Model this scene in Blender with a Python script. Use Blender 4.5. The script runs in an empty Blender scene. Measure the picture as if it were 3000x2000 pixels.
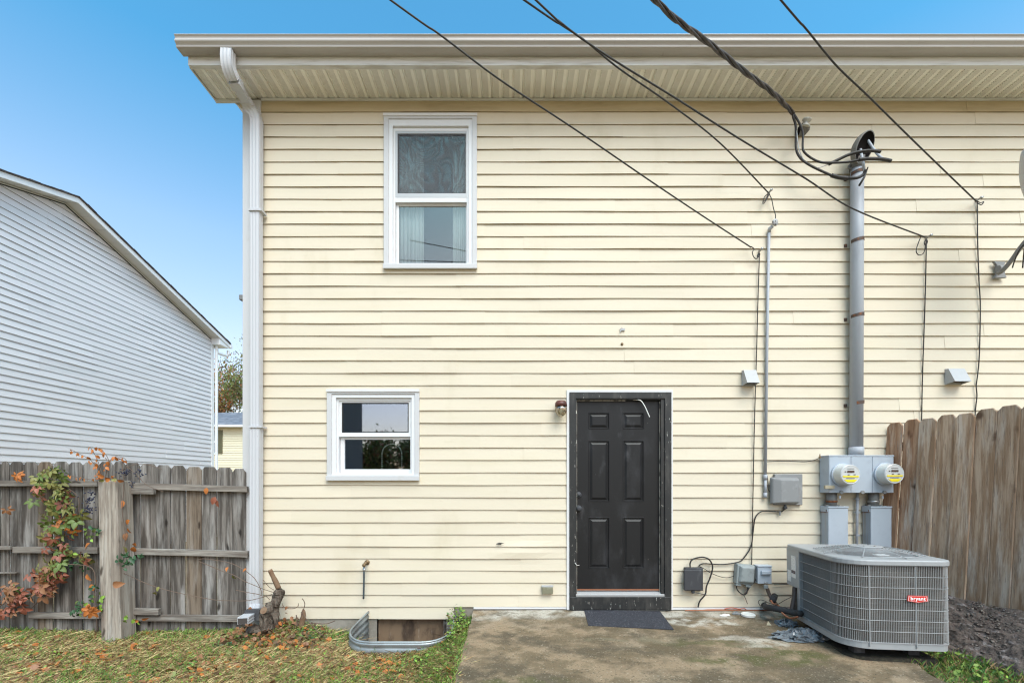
import bpy, math, random
import numpy as np
from mathutils import Vector, Matrix, Euler
R = math.radians
random.seed(7)
rng = np.random.default_rng(7)
sc = bpy.context.scene
COL = sc.collection

# ------------------------------------------------------------------ camera, world, sun, exposure
F, HY, EYE, CD = 1333.0, 1410.0, 1.379, 4.9      # focal (px of 3000), horizon row, eye height, distance to the wall
cam_d = bpy.data.cameras.new('camera'); cam = bpy.data.objects.new('camera', cam_d); COL.objects.link(cam)
cam.location = (0, -CD, EYE); cam.rotation_euler = (R(90), 0, 0)
cam_d.sensor_width = 36; cam_d.lens = 36 * F / 3000; cam_d.shift_y = (HY - 1000) / 3000
cam_d.clip_start = .05; cam_d.clip_end = 2000
sc.camera = cam
sc.view_settings.view_transform = 'Standard'; sc.view_settings.look = 'None'
sc.view_settings.gamma = 1; sc.view_settings.use_curve_mapping = False
sc.view_settings.exposure = 1.03
SUN_EL, SUN_AZ = 54.0, 22.0                      # sun behind the camera, a little to its right
w = bpy.data.worlds.new('World'); sc.world = w; w.use_nodes = True
nt = w.node_tree; nt.nodes.clear()
sky = nt.nodes.new('ShaderNodeTexSky'); sky.sky_type = 'NISHITA'; sky.sun_disc = False
sky.sun_elevation = R(SUN_EL); sky.sun_rotation = R(180 - SUN_AZ)
sky.air_density = 1.0; sky.dust_density = 2.2; sky.ozone_density = 1.0
bg = nt.nodes.new('ShaderNodeBackground'); bg.inputs[1].default_value = .15
wo = nt.nodes.new('ShaderNodeOutputWorld')
tcw = nt.nodes.new('ShaderNodeTexCoord'); spw = nt.nodes.new('ShaderNodeSeparateXYZ'); nt.links.new(tcw.outputs['Generated'], spw.inputs[0])
rpw = nt.nodes.new('ShaderNodeValToRGB'); er = rpw.color_ramp      # clear sky that deepens from the horizon to the zenith
er.elements[0].position = .0; er.elements[0].color = (1.22, 1.0, .86, 1); er.elements[1].position = .62; er.elements[1].color = (.37, .98, 1.07, 1)
for pos_, c_ in ((.25, (1.16, 1.02, .93, 1)), (.42, (.98, 1.09, 1.02, 1))):
    e_ = er.elements.new(pos_); e_.color = c_
nt.links.new(spw.outputs[2], rpw.inputs[0])
mxw = nt.nodes.new('ShaderNodeMix'); mxw.data_type = 'RGBA'; mxw.blend_type = 'MULTIPLY'; mxw.inputs[0].default_value = 1
nt.links.new(sky.outputs[0], mxw.inputs[6]); nt.links.new(rpw.outputs[0], mxw.inputs[7])
nt.links.new(mxw.outputs[2], bg.inputs[0]); nt.links.new(bg.outputs[0], wo.inputs[0])
sd = bpy.data.lights.new('sun', 'SUN'); sd.energy = 1.9; sd.angle = R(40); sd.color = (1, .745, .68)
sun = bpy.data.objects.new('sun', sd); COL.objects.link(sun)
sv = Vector((math.sin(R(SUN_AZ)) * math.cos(R(SUN_EL)), -math.cos(R(SUN_AZ)) * math.cos(R(SUN_EL)), math.sin(R(SUN_EL))))
sun.rotation_euler = sv.to_track_quat('Z', 'Y').to_euler()
sc.cycles.use_denoising = True; sc.cycles.use_adaptive_sampling = False; sc.cycles.filter_width = 1.2
sc.cycles.max_bounces = 8; sc.cycles.transparent_max_bounces = 16

# ------------------------------------------------------------------ measuring helpers
def P(px, py, D=CD):
    return Vector(((px - 1500) * D / F, D - CD, EYE + (HY - py) * D / F))
def X(px, D=CD): return (px - 1500) * D / F
def Z(py, D=CD): return EYE + (HY - py) * D / F

# ------------------------------------------------------------------ materials
def mat(name, base, rough=.6, metal=0., spec=.4, layers=(), bump=(), rand=0., shift=False, warp=0., coat=0.):
    m = bpy.data.materials.new(name); m.use_nodes = True
    n = m.node_tree; N = n.nodes; L = n.links
    b = N['Principled BSDF']
    b.inputs['Roughness'].default_value = rough; b.inputs['Metallic'].default_value = metal
    b.inputs['Specular IOR Level'].default_value = spec
    b.inputs['Coat Weight'].default_value = coat
    tc = N.new('ShaderNodeTexCoord'); co = tc.outputs['Object']
    oi = N.new('ShaderNodeObjectInfo')
    if shift:
        a = N.new('ShaderNodeVectorMath'); a.operation = 'SCALE'
        a.inputs[0].default_value = (37, 53, 71); L.new(oi.outputs['Random'], a.inputs['Scale'])
        c = N.new('ShaderNodeVectorMath'); c.operation = 'ADD'
        L.new(co, c.inputs[0]); L.new(a.outputs[0], c.inputs[1]); co = c.outputs[0]
    wco = co
    if warp:
        wn = N.new('ShaderNodeTexNoise'); wn.inputs['Scale'].default_value = 3.5; wn.inputs['Detail'].default_value = 4
        L.new(co, wn.inputs['Vector'])
        s_ = N.new('ShaderNodeVectorMath'); s_.operation = 'SUBTRACT'; s_.inputs[1].default_value = (.5, .5, .5)
        L.new(wn.outputs['Color'], s_.inputs[0])
        k_ = N.new('ShaderNodeVectorMath'); k_.operation = 'SCALE'; k_.inputs['Scale'].default_value = warp
        L.new(s_.outputs[0], k_.inputs[0])
        d_ = N.new('ShaderNodeVectorMath'); d_.operation = 'ADD'
        L.new(co, d_.inputs[0]); L.new(k_.outputs[0], d_.inputs[1]); wco = d_.outputs[0]
    def mapping(src, s):
        mp = N.new('ShaderNodeMapping'); mp.inputs['Scale'].default_value = s
        L.new(src, mp.inputs['Vector']); return mp.outputs[0]
    def rng_(val, lo, hi, fac):
        mr = N.new('ShaderNodeMapRange'); mr.interpolation_type = 'SMOOTHSTEP'
        mr.inputs[1].default_value = lo; mr.inputs[2].default_value = hi; mr.inputs[4].default_value = fac
        L.new(val, mr.inputs[0]); return mr.outputs[0]
    col = N.new('ShaderNodeRGB'); col.outputs[0].default_value = (*base, 1); cur = col.outputs[0]
    for ly in layers:
        kind = ly[0]
        if kind == 'noise':          # (kind, colour, scale vec, lo, hi, fac)
            t = N.new('ShaderNodeTexNoise'); t.inputs['Scale'].default_value = 1; t.inputs['Detail'].default_value = 6
            t.inputs['Roughness'].default_value = .62
            L.new(mapping(co, ly[2]), t.inputs['Vector']); f = rng_(t.outputs['Fac'], ly[3], ly[4], ly[5])
        elif kind == 'knot':
            t = N.new('ShaderNodeTexVoronoi'); t.inputs['Scale'].default_value = 1
            L.new(mapping(wco, ly[2]), t.inputs['Vector']); f = rng_(t.outputs['Distance'], ly[4], ly[3], ly[5])
        elif kind == 'band':         # (kind, colour, axis, lo, hi, fac, noise scale) along an axis, ragged
            sp = N.new('ShaderNodeSeparateXYZ'); L.new(wco, sp.inputs[0])
            f0 = rng_(sp.outputs[ly[2]], ly[3], ly[4], ly[5])
            t = N.new('ShaderNodeTexNoise'); t.inputs['Scale'].default_value = ly[6]; t.inputs['Detail'].default_value = 7
            L.new(co, t.inputs['Vector']); f1 = rng_(t.outputs['Fac'], .35, .62, 1)
            mu = N.new('ShaderNodeMath'); mu.operation = 'MULTIPLY'; L.new(f0, mu.inputs[0]); L.new(f1, mu.inputs[1]); f = mu.outputs[0]
        elif kind == 'blob':         # (kind, colour, centre, (rx,ry,rz), fac)
            s2 = N.new('ShaderNodeVectorMath'); s2.operation = 'SUBTRACT'; s2.inputs[1].default_value = ly[2]; L.new(wco, s2.inputs[0])
            s3 = N.new('ShaderNodeVectorMath'); s3.operation = 'DIVIDE'; s3.inputs[1].default_value = ly[3]; L.new(s2.outputs[0], s3.inputs[0])
            s4 = N.new('ShaderNodeVectorMath'); s4.operation = 'LENGTH'; L.new(s3.outputs[0], s4.inputs[0])
            f0 = rng_(s4.outputs['Value'], 1.15, .55, ly[4])
            t = N.new('ShaderNodeTexNoise'); t.inputs['Scale'].default_value = 9; t.inputs['Detail'].default_value = 8
            L.new(co, t.inputs['Vector']); f1 = rng_(t.outputs['Fac'], .36, .6, 1)
            mu = N.new('ShaderNodeMath'); mu.operation = 'MULTIPLY'; L.new(f0, mu.inputs[0]); L.new(f1, mu.inputs[1]); f = mu.outputs[0]
        mx = N.new('ShaderNodeMix'); mx.data_type = 'RGBA'
        L.new(f, mx.inputs[0]); L.new(cur, mx.inputs[6]); mx.inputs[7].default_value = (*ly[1], 1)
        cur = mx.outputs[2]
    if rand:
        mr = N.new('ShaderNodeMapRange'); mr.inputs[3].default_value = 1 - rand; mr.inputs[4].default_value = 1 + rand
        L.new(oi.outputs['Random'], mr.inputs[0])
        hs = N.new('ShaderNodeHueSaturation'); L.new(mr.outputs[0], hs.inputs['Value']); L.new(cur, hs.inputs['Color']); cur = hs.outputs[0]
    L.new(cur, b.inputs['Base Color'])
    nrm = None
    for (s, strength, dist) in bump:
        t = N.new('ShaderNodeTexNoise'); t.inputs['Scale'].default_value = 1; t.inputs['Detail'].default_value = 5
        L.new(mapping(co, s), t.inputs['Vector'])
        bp = N.new('ShaderNodeBump'); bp.inputs['Strength'].default_value = strength; bp.inputs['Distance'].default_value = dist
        L.new(t.outputs['Fac'], bp.inputs['Height'])
        if nrm: L.new(nrm, bp.inputs['Normal'])
        nrm = bp.outputs[0]
    if nrm: L.new(nrm, b.inputs['Normal'])
    return m

def u(s): return (s, s, s)
M = {}
M['siding'] = mat('cream vinyl', (.63, .555, .435), .5, spec=.3, rand=.025, layers=[
    ('noise', (.60, .53, .39), (.7, .7, 9), .42, .75, .55),
    ('noise', (.50, .43, .30), (14, 14, 40), .62, .80, .35),
    ('noise', (.45, .38, .25), (1.5, 1, .7), .54, .80, .42), ('noise', (.42, .35, .23), (2, 2, 14), .62, .80, .35)],
    bump=[((3, 3, 160), .12, .002), ((1.3, 1, 5), .35, .01)])
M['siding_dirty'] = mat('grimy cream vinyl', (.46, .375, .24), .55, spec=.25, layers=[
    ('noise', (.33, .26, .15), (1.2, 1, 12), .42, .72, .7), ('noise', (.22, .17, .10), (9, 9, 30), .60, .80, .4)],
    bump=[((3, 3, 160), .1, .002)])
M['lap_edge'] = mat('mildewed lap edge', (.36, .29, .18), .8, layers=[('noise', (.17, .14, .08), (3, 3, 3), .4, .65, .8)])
M['sheath'] = mat('house wrap', (.25, .22, .18), .8)
M['white'] = mat('white aluminium', (.64, .63, .63), .45, layers=[('noise', (.55, .53, .50), (3, 3, 1.2), .55, .8, .5), ('noise', (.3, .27, .22), (30, 30, 12), .70, .82, .5)])
M['vinyl'] = mat('white window vinyl', (.68, .68, .69), .35, layers=[('noise', (.6, .58, .54), (6, 6, 4), .6, .85, .4)])
M['trimg'] = mat('grey white trim coil', (.53, .525, .53), .4, layers=[('noise', (.45, .42, .38), (5, 5, 3), .55, .8, .45)])
M['gutter'] = mat('weathered taupe gutter', (.43, .40, .375), .38, spec=.5, layers=[
    ('noise', (.30, .27, .24), (.5, 6, 6), .40, .7, .6), ('noise', (.17, .14, .11), (40, 8, 3), .62, .8, .5)])
M['fascia'] = mat('streaked white fascia', (.66, .655, .64), .35, layers=[('noise', (.40, .37, .32), (2, 6, 30), .45, .7, .7), ('noise', (.2, .17, .13), (8, 8, 8), .66, .8, .6)])
M['downspout'] = mat('white downspout', (.50, .50, .52), .4, layers=[('noise', (.50, .49, .48), (8, 8, 1.0), .5, .8, .6), ('noise', (.16, .12, .09), (22, 22, 14), .70, .78, .8)])
M['black'] = mat('worn black door paint', (.011, .011, .012), .42, spec=.3, layers=[
    ('noise', (.05, .05, .055), (3, 3, 1.5), .5, .8, .7), ('noise', (.42, .40, .36), (60, 60, 40), .70, .76, .6), ('noise', (.13, .13, .14), (4, 4, 2), .58, .8, .5)], bump=[((60, 60, 8), .1, .002)])
M['black_trim'] = mat('chipped black trim paint', (.02, .02, .02), .5, spec=.4, layers=[
    ('noise', (.06, .055, .05), (10, 10, 3), .45, .7, .8), ('noise', (.62, .60, .54), (75, 75, 12), .645, .69, .9)], bump=[((90, 90, 12), .3, .003)])
M['dark'] = mat('dark interior', (.03, .03, .034), .9)
M['curtain'] = mat('pale green curtain', (.70, .77, .75), .9, layers=[('noise', (.36, .44, .42), (9, 9, 1), .45, .7, .6)])
M['screenblk'] = mat('black seal', (.03, .03, .03), .7)
M['alu'] = mat('screen frame aluminium', (.42, .42, .42), .45, .3)
WL = lambda ax: (26, 26, 1.6) if ax == 'z' else (1.6, 26, 26)
def wood(name, a, b, c, knotcol, ax='z', green=None, kn=.9):
    st = (26, 26, 1.5) if ax == 'z' else (1.5, 26, 26)
    fi = (90, 90, 3) if ax == 'z' else (3, 90, 90)
    bl = (9, 9, 1.1) if ax == 'z' else (1.1, 9, 9)
    ks = (7, 3, 2.3) if ax == 'z' else (2.3, 3, 9)
    ly = [('noise', b, st, .36, .62, .95), ('noise', c, bl, .48, .66, .8), ('noise', b, (bl[0] * .7, bl[1] * .7, bl[2] * .7), .52, .66, .75), ('noise', knotcol, fi, .54, .68, .8), ('noise', c, fi, .60, .72, .6),
          ('knot', knotcol, ks, .06, .16, kn)]
    if green: ly.append(('band', green, 2, -.02 + green_top, -.18 + green_top, .7, 8))
    return mat(name, a, .85, spec=.15, layers=ly, bump=[(fi, .6, .004), (st, .5, .006)], rand=.16, shift=True, warp=.12)
green_top = .25
M['picket_l'] = wood('grey weathered cedar', (.205, .182, .162), (.068, .058, .050), (.34, .32, .30), (.022, .018, .015))
M['picket_l2'] = wood('brown weathered cedar', (.21, .165, .125), (.095, .068, .048), (.28, .245, .21), (.03, .02, .015))
M['picket_r'] = wood('sunlit brown cedar', (.47, .345, .25), (.27, .17, .105), (.54, .46, .39), (.10, .055, .035))  # warm brown is the boards' own colour
M['picket_r2'] = wood('reddish split cedar', (.40, .25, .16), (.24, .13, .075), (.50, .42, .35), (.07, .035, .022))
M['rail'] = wood('grey rail lumber', (.26, .23, .20), (.12, .10, .085), (.32, .30, .27), (.05, .04, .035), ax='x')
M['post'] = wood('pale cracked post', (.35, .305, .255), (.20, .165, .135), (.43, .40, .355), (.05, .038, .028))
M['plywood'] = mat('stained plywood', (.20, .13, .08), .8, layers=[('noise', (.05, .03, .02), (5, 5, 2.5), .42, .62, .9), ('noise', (.42, .34, .28), (14, 14, 3), .58, .74, .7)], bump=[((30, 30, 4), .4, .003)])
M['galv'] = mat('galvanised steel', (.36, .39, .40), .45, .55, layers=[('noise', (.24, .25, .25), (5, 5, 5), .4, .65, .8), ('noise', (.50, .53, .54), (60, 60, 60), .55, .7, .5), ('noise', (.24, .15, .09), (8, 8, 3), .64, .8, .7)])
M['found'] = mat('foundation concrete', (.30, .27, .23), .9, layers=[('noise', (.18, .16, .13), (4, 4, 4), .4, .65, .8), ('noise', (.4, .37, .32), (40, 40, 40), .55, .75, .5)], bump=[(u(60), .5, .004)])
M['cable'] = mat('black cable rubber', (.025, .022, .021), .55, layers=[('noise', (.07, .06, .055), (30, 30, 30), .5, .75, .7)])
M['cablegrey'] = mat('aged grey black cable', (.05, .045, .045), .6, layers=[('noise', (.16, .13, .12), (15, 15, 15), .48, .7, .8)], bump=[(u(80), .5, .002)])
M['conduit'] = mat('grey pvc conduit', (.36, .38, .415), .5, layers=[('noise', (.29, .30, .33), (12, 12, 1.5), .45, .7, .7), ('noise', (.37, .38, .39), (6, 6, 1), .6, .8, .4)])
M['meterbox'] = mat('blue grey enclosure paint', (.40, .445, .50), .42, layers=[('noise', (.33, .36, .41), (6, 6, 6), .48, .7, .6), ('noise', (.23, .22, .22), (50, 50, 20), .68, .8, .4)])
M['rust'] = mat('rust', (.20, .075, .03), .9, layers=[('noise', (.07, .03, .02), u(40), .4, .6, .8)])
M['ruststain'] = mat('rust streaked box paint', (.36, .39, .43), .5, layers=[('noise', (.30, .20, .10), (60, 60, 1.2), .52, .66, .75)])
M['boxgrey'] = mat('weathered grey plastic box', (.225, .225, .225), .6, layers=[('noise', (.30, .30, .30), (9, 9, 9), .5, .75, .8), ('noise', (.15, .145, .14), (25, 25, 25), .6, .75, .5)], rand=.03)
M['boxgrey2'] = mat('green grey plastic box', (.26, .285, .285), .55, layers=[('noise', (.15, .16, .16), (12, 12, 12), .45, .7, .7)])
M['boxblk'] = mat('faded black plastic box', (.045, .045, .05), .6, layers=[('noise', (.12, .12, .125), (12, 12, 4), .52, .75, .8)])
M['ventp'] = mat('grey vent plastic', (.41, .41, .415), .5, layers=[('noise', (.34, .33, .32), (14, 14, 14), .5, .75, .6)])
M['ventdark'] = mat('vent opening', (.06, .05, .045), .9)
M['meterglass'] = mat('clear meter cover', (.58, .58, .54), .18, spec=.6, layers=[('noise', (.44, .44, .42), (16, 16, 5), .5, .75, .6)], coat=.4)
M['meterface'] = mat('meter face plate', (.55, .55, .54), .3, coat=.6)
M['yellow'] = mat('yellow meter sticker', (.85, .68, .02), .4)
M['lcd'] = mat('meter display', (.09, .055, .045), .2)
M['acpaint'] = mat('grey condenser paint', (.33, .335, .34), .42, layers=[('noise', (.27, .28, .29), (7, 7, 7), .48, .72, .6), ('noise', (.56, .58, .60), (150, 150, 150), .70, .78, .35)])
M['acwire'] = mat('grey coated wire', (.33, .335, .34), .4)
M['accoil'] = mat('dusty coil fins', (.07, .063, .057), .8, .0, layers=[('noise', (.16, .145, .13), (3, 3, 3), .42, .68, .9), ('noise', (.05, .045, .04), (1, 1, 240), .45, .58, .7)])
M['acdark'] = mat('condenser inside', (.02, .02, .022), .8)
M['labelp'] = mat('white printed label', (.72, .72, .71), .5, layers=[('noise', (.36, .36, .37), (30, 30, 230), .54, .62, .7)])
M['red'] = mat('red badge', (.62, .03, .02), .3)
M['badgewhite'] = mat('badge white', (.82, .82, .82), .35)
M['porcelain'] = mat('grey porcelain', (.42, .40, .35), .35, coat=.3, layers=[('noise', (.24, .22, .19), (30, 30, 30), .5, .7, .7)])
M['headgrey'] = mat('cast weatherhead', (.17, .165, .155), .6, layers=[('noise', (.12, .10, .09), (25, 25, 25), .5, .7, .7)])
M['headdark'] = mat('weatherhead inside', (.012, .010, .010), .95, spec=.05)
M['strap'] = mat('rusted strap', (.09, .065, .055), .6, .4, layers=[('noise', (.22, .08, .03), u(30), .5, .65, .9)])
M['metal'] = mat('dull metal', (.40, .40, .40), .4, .7)
M['brass'] = mat('old brass', (.24, .16, .085), .5, .5, layers=[('noise', (.10, .065, .04), u(60), .45, .65, .8)])
M['hose'] = mat('cut grey hose', (.06, .075, .085), .5)
M['lampcap'] = mat('rusty brown lamp cap', (.13, .045, .035), .4, layers=[('noise', (.045, .025, .02), (25, 25, 25), .45, .65, .8)])
M['mat'] = mat('charcoal carpet mat', (.035, .035, .043), .95, layers=[('noise', (.12, .12, .135), (70, 70, 70), .52, .66, .8)], bump=[(u(180), 1, .006)])
M['copper'] = mat('old copper', (.32, .13, .07), .5, .4)
M['foam'] = mat('black pipe foam', (.03, .03, .032), .8, bump=[(u(40), .4, .004)], layers=[('noise', (.07, .07, .075), (8, 8, 8), .55, .75, .6)])
M['pvcw'] = mat('white plastic cap', (.75, .74, .70), .5, layers=[('noise', (.35, .33, .22), (40, 40, 40), .6, .7, .5)])
M['neigh'] = mat('pale grey vinyl', (.76, .735, .75), .5, spec=.3, rand=.03, layers=[('noise', (.66, .66, .665), (1, 1, 6), .45, .75, .6)], bump=[((3, 3, 120), .1, .002)])
M['neighsoff'] = mat('white soffit', (.62, .60, .56), .5)
M['neighwhite'] = mat('white fascia paint', (.80, .81, .82), .4)
M['shingle'] = mat('dark asphalt shingle', (.075, .062, .062), .9, layers=[('noise', (.13, .12, .12), (12, 12, 12), .45, .65, .8)], bump=[(u(30), .6, .01)])
M['shingle2'] = mat('blue grey asphalt shingle', (.13, .145, .175), .9, layers=[('noise', (.22, .225, .25), (1.2, 1.2, 9), .45, .6, .9), ('noise', (.07, .07, .08), (3, 3, 14), .5, .65, .7)])
M['farcream'] = mat('far cream vinyl', (.68, .62, .46), .6)
M['rearwall'] = mat('dull brown grey vinyl', (.22, .21, .20), .6)
M['farglass'] = mat('far window glass', (.25, .30, .36), .15, spec=.8)
M['shutter'] = mat('olive shutter', (.135, .125, .07), .6)
M['bark'] = mat('rough vine bark', (.15, .12, .095), .95, layers=[('noise', (.05, .035, .025), (30, 30, 9), .42, .6, .9), ('noise', (.30, .25, .20), (40, 40, 14), .58, .72, .7)], bump=[((50, 50, 16), 1, .02), (u(20), .8, .03)])
M['cutwood'] = mat('sawn stub wood', (.20, .125, .075), .8, layers=[('noise', (.15, .075, .04), u(20), .45, .65, .8)])
M['twig'] = mat('thin brown twig', (.14, .095, .07), .8)
M['rope'] = mat('white rope', (.75, .74, .70), .8)
M['mulch'] = mat('dark stony mulch', (.12, .092, .078), .95, layers=[('noise', (.30, .26, .25), (22, 14, 22), .54, .68, .8), ('noise', (.035, .03, .03), (12, 9, 12), .5, .7, .9)], bump=[(u(30), 1, .03)])
M['stone'] = mat('bank stone', (.20, .165, .14), .9, rand=.2, layers=[('noise', (.06, .05, .05), u(9), .42, .65, .8), ('noise', (.36, .33, .32), u(25), .55, .7, .6)], bump=[(u(25), .8, .02)])
def leafmat(name, c, c2):
    m = mat(name, c, .5, spec=.35, layers=[('noise', c2, u(25), .42, .68, .8)], rand=.15, shift=True)
    return m
M['lf_green'] = leafmat('green leaf', (.085, .135, .03), (.18, .20, .05))
M['lf_yel'] = leafmat('yellow green leaf', (.17, .20, .055), (.25, .12, .05))
M['lf_red'] = leafmat('red brown leaf', (.27, .075, .05), (.15, .11, .05))
M['lf_rust'] = leafmat('rust orange leaf', (.46, .16, .035), (.26, .07, .03))
M['lf_dry'] = leafmat('dry leaf', (.28, .13, .06), (.16, .07, .035))
M['lf_dark'] = leafmat('dark ivy leaf', (.025, .07, .03), (.06, .12, .05))
M['lf_lime'] = leafmat('lime young leaf', (.22, .36, .05), (.14, .26, .05))
M['berry'] = mat('blue black berry', (.02, .022, .05), .35)
M['straw'] = mat('dry straw', (.54, .43, .20), .8)
M['straw2'] = mat('tan straw', (.34, .22, .10), .8)
M['stalkdark'] = mat('dark wet stalk', (.12, .075, .04), .8)
M['grassg'] = mat('green grass blade', (.18, .26, .05), .6)
M['grassd'] = mat('deep green weed', (.07, .16, .035), .6)
M['ground'] = mat('littered earth', (.30, .22, .12), .95, layers=[('noise', (.44, .33, .18), (9, 9, 9), .42, .62, .8), ('noise', (.09, .06, .035), (5, 5, 5), .52, .72, .8), ('noise', (.12, .16, .04), (2.2, 2.2, 2.2), .52, .68, .55)], bump=[(u(30), .8, .03)])
M['padearth'] = mat('dark damp pad', (.028, .024, .018), .95, layers=[('noise', (.08, .07, .04), u(14), .5, .7, .7)], bump=[(u(40), .8, .02)])  # earth tone taken near black to paint the shadow under the condenser
M['oldstrip'] = mat('dirty weather strip', (.36, .33, .28), .6, layers=[('noise', (.05, .045, .04), (30, 30, 9), .48, .58, .95)])
M['bag'] = mat('grey plastic bag', (.17, .19, .21), .25, spec=.7, layers=[('noise', (.36, .39, .42), u(22), .55, .72, .8), ('noise', (.05, .06, .07), u(14), .5, .66, .8)])
tan, dk, wht, moss = (.27, .195, .122), (.085, .066, .042), (.50, .46, .39), (.085, .085, .03)
def pb(px, py, rx, ry, c, f):      # a stain lying on the slab
    D = (EYE + .02) * F / (py - HY); p = P(px, py, D); return ('blob', c, (p.x, p.y, 0), (rx, ry, .5), f)
M['patio'] = mat('stained patio concrete', tan, .85, spec=.25, warp=.35, layers=[
    ('noise', (.31, .25, .18), (1.2, 1.2, 1.2), .45, .7, .7),
    ('noise', dk, (1.7, 2.4, 1), .45, .60, .85),
    ('noise', (.13, .095, .055), (2.7, 3.2, 1), .46, .58, .75),
    ('band', wht, 1, -.34, -.20, .85, 4),
    pb(1450, 1860, .28, .15, dk, .85), pb(1420, 1960, .36, .16, dk, .9), pb(1560, 1990, .45, .12, moss, .7), pb(1550, 1875, .3, .12, dk, .5),
    pb(2060, 1825, .42, .10, wht, .85), pb(2240, 1880, .24, .10, wht, .7), pb(2150, 1868, .25, .07, wht, .55),
    pb(2180, 1925, .55, .14, moss, .85), pb(2330, 1905, .3, .2, moss, .9), pb(2300, 1810, .2, .1, moss, .8), pb(2080, 1880, .5, .07, moss, .6),
    pb(2400, 1990, .6, .15, dk, .7), pb(1850, 1870, .6, .06, (.2, .17, .11), .6), pb(1480, 1800, .2, .06, dk, .7), pb(2000, 1990, .35, .15, dk, .5),
    ('noise', (.46, .39, .30), (62, 62, 62), .58, .68, .6), ('noise', (.05, .042, .03), (60, 60, 60), .56, .66, .8),
    ('noise', (.13, .11, .07), (22, 22, 22), .52, .68, .5)],
    bump=[(u(120), .7, .006), (u(14), .3, .01)])
# glass: mostly clear, with the reflection a pane gives
def glassmat(name, tint, refl, gl=(.90, .82, .74)):
    m = bpy.data.materials.new(name); m.use_nodes = True; n = m.node_tree; n.nodes.clear()
    o = n.nodes.new('ShaderNodeOutputMaterial'); t = n.nodes.new('ShaderNodeBsdfTransparent'); t.inputs[0].default_value = (*tint, 1)
    g = n.nodes.new('ShaderNodeBsdfGlossy'); g.inputs['Roughness'].default_value = .02; g.inputs[0].default_value = (*gl, 1)
    x = n.nodes.new('ShaderNodeMixShader'); x.inputs[0].default_value = refl
    n.links.new(t.outputs[0], x.inputs[1]); n.links.new(g.outputs[0], x.inputs[2]); n.links.new(x.outputs[0], o.inputs[0]); return m
M['glass'] = glassmat('window glass', (.84, .86, .86), .14)
M['glass_low'] = glassmat('small window glass', (.80, .84, .84), .24, (.80, .86, .98))
M['jar'] = glassmat('frosted jar glass', (.75, .72, .62), .3)
# insect screen: a fine dark weave with holes
def screenmat():
    m = bpy.data.materials.new('insect screen'); m.use_nodes = True; n = m.node_tree; n.nodes.clear(); L = n.links
    o = n.nodes.new('ShaderNodeOutputMaterial'); t = n.nodes.new('ShaderNodeBsdfTransparent'); d = n.nodes.new('ShaderNodeBsdfDiffuse'); d.inputs[0].default_value = (.14, .14, .15, 1)
    tc = n.nodes.new('ShaderNodeTexCoord'); no = n.nodes.new('ShaderNodeTexNoise'); no.inputs['Scale'].default_value = 1.9; no.inputs['Distortion'].default_value = 2.5; no.inputs['Detail'].default_value = 1
    L.new(tc.outputs['Object'], no.inputs['Vector'])
    wv = n.nodes.new('ShaderNodeMath'); wv.operation = 'SINE'; mu = n.nodes.new('ShaderNodeMath'); mu.operation = 'MULTIPLY'; mu.inputs[1].default_value = 46
    L.new(no.outputs['Fac'], mu.inputs[0]); L.new(mu.outputs[0], wv.inputs[0])
    mr = n.nodes.new('ShaderNodeMapRange'); mr.inputs[1].default_value = -1; mr.inputs[2].default_value = 1; mr.inputs[3].default_value = .22; mr.inputs[4].default_value = .46
    L.new(wv.outputs[0], mr.inputs[0])
    x = n.nodes.new('ShaderNodeMixShader'); L.new(mr.outputs[0], x.inputs[0]); L.new(t.outputs[0], x.inputs[1]); L.new(d.outputs[0], x.inputs[2]); L.new(x.outputs[0], o.inputs[0]); return m
M['screen'] = screenmat()
# perforated soffit vinyl: rows of small holes inside each flat strip
def soffitmat():
    m = mat('perforated soffit vinyl', (.88, .86, .80), .5, spec=.3, layers=[('noise', (.80, .76, .68), (1.6, 3, 3), .42, .7, .8)])
    n = m.node_tree; N = n.nodes; L = n.links; b = N['Principled BSDF']; src = b.inputs['Base Color'].links[0].from_socket
    tc = N.new('ShaderNodeTexCoord'); sp = N.new('ShaderNodeSeparateXYZ'); L.new(tc.outputs['Object'], sp.inputs[0])
    def math_(op, a, bb=None):
        k = N.new('ShaderNodeMath'); k.operation = op
        for i, v in enumerate((a, bb)):
            if v is None: continue
            if isinstance(v, (int, float)): k.inputs[i].default_value = v
            else: L.new(v, k.inputs[i])
        return k.outputs[0]
    p = .0092
    row = math_('FLOOR', math_('DIVIDE', sp.outputs[1], p)); off = math_('MULTIPLY', math_('MODULO', math_('ABSOLUTE', row), 2), .5)
    fx = math_('SUBTRACT', math_('FRACT', math_('ADD', math_('DIVIDE', sp.outputs[0], p), off)), .5)
    fy = math_('SUBTRACT', math_('FRACT', math_('DIVIDE', sp.outputs[1], p)), .5)
    rr = math_('SQRT', math_('ADD', math_('MULTIPLY', fx, fx), math_('MULTIPLY', fy, fy)))
    hole = math_('LESS_THAN', rr, .27)
    st = math_('FRACT', math_('DIVIDE', sp.outputs[0], .11))
    inn = math_('MULTIPLY', math_('GREATER_THAN', st, .24), math_('LESS_THAN', st, .84))
    f = math_('MULTIPLY', hole, inn)
    mx = N.new('ShaderNodeMix'); mx.data_type = 'RGBA'; L.new(f, mx.inputs[0]); L.new(src, mx.inputs[6]); mx.inputs[7].default_value = (.05, .035, .025, 1)
    L.new(mx.outputs[2], b.inputs['Base Color']); return m
M['soffit'] = soffitmat()

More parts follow.
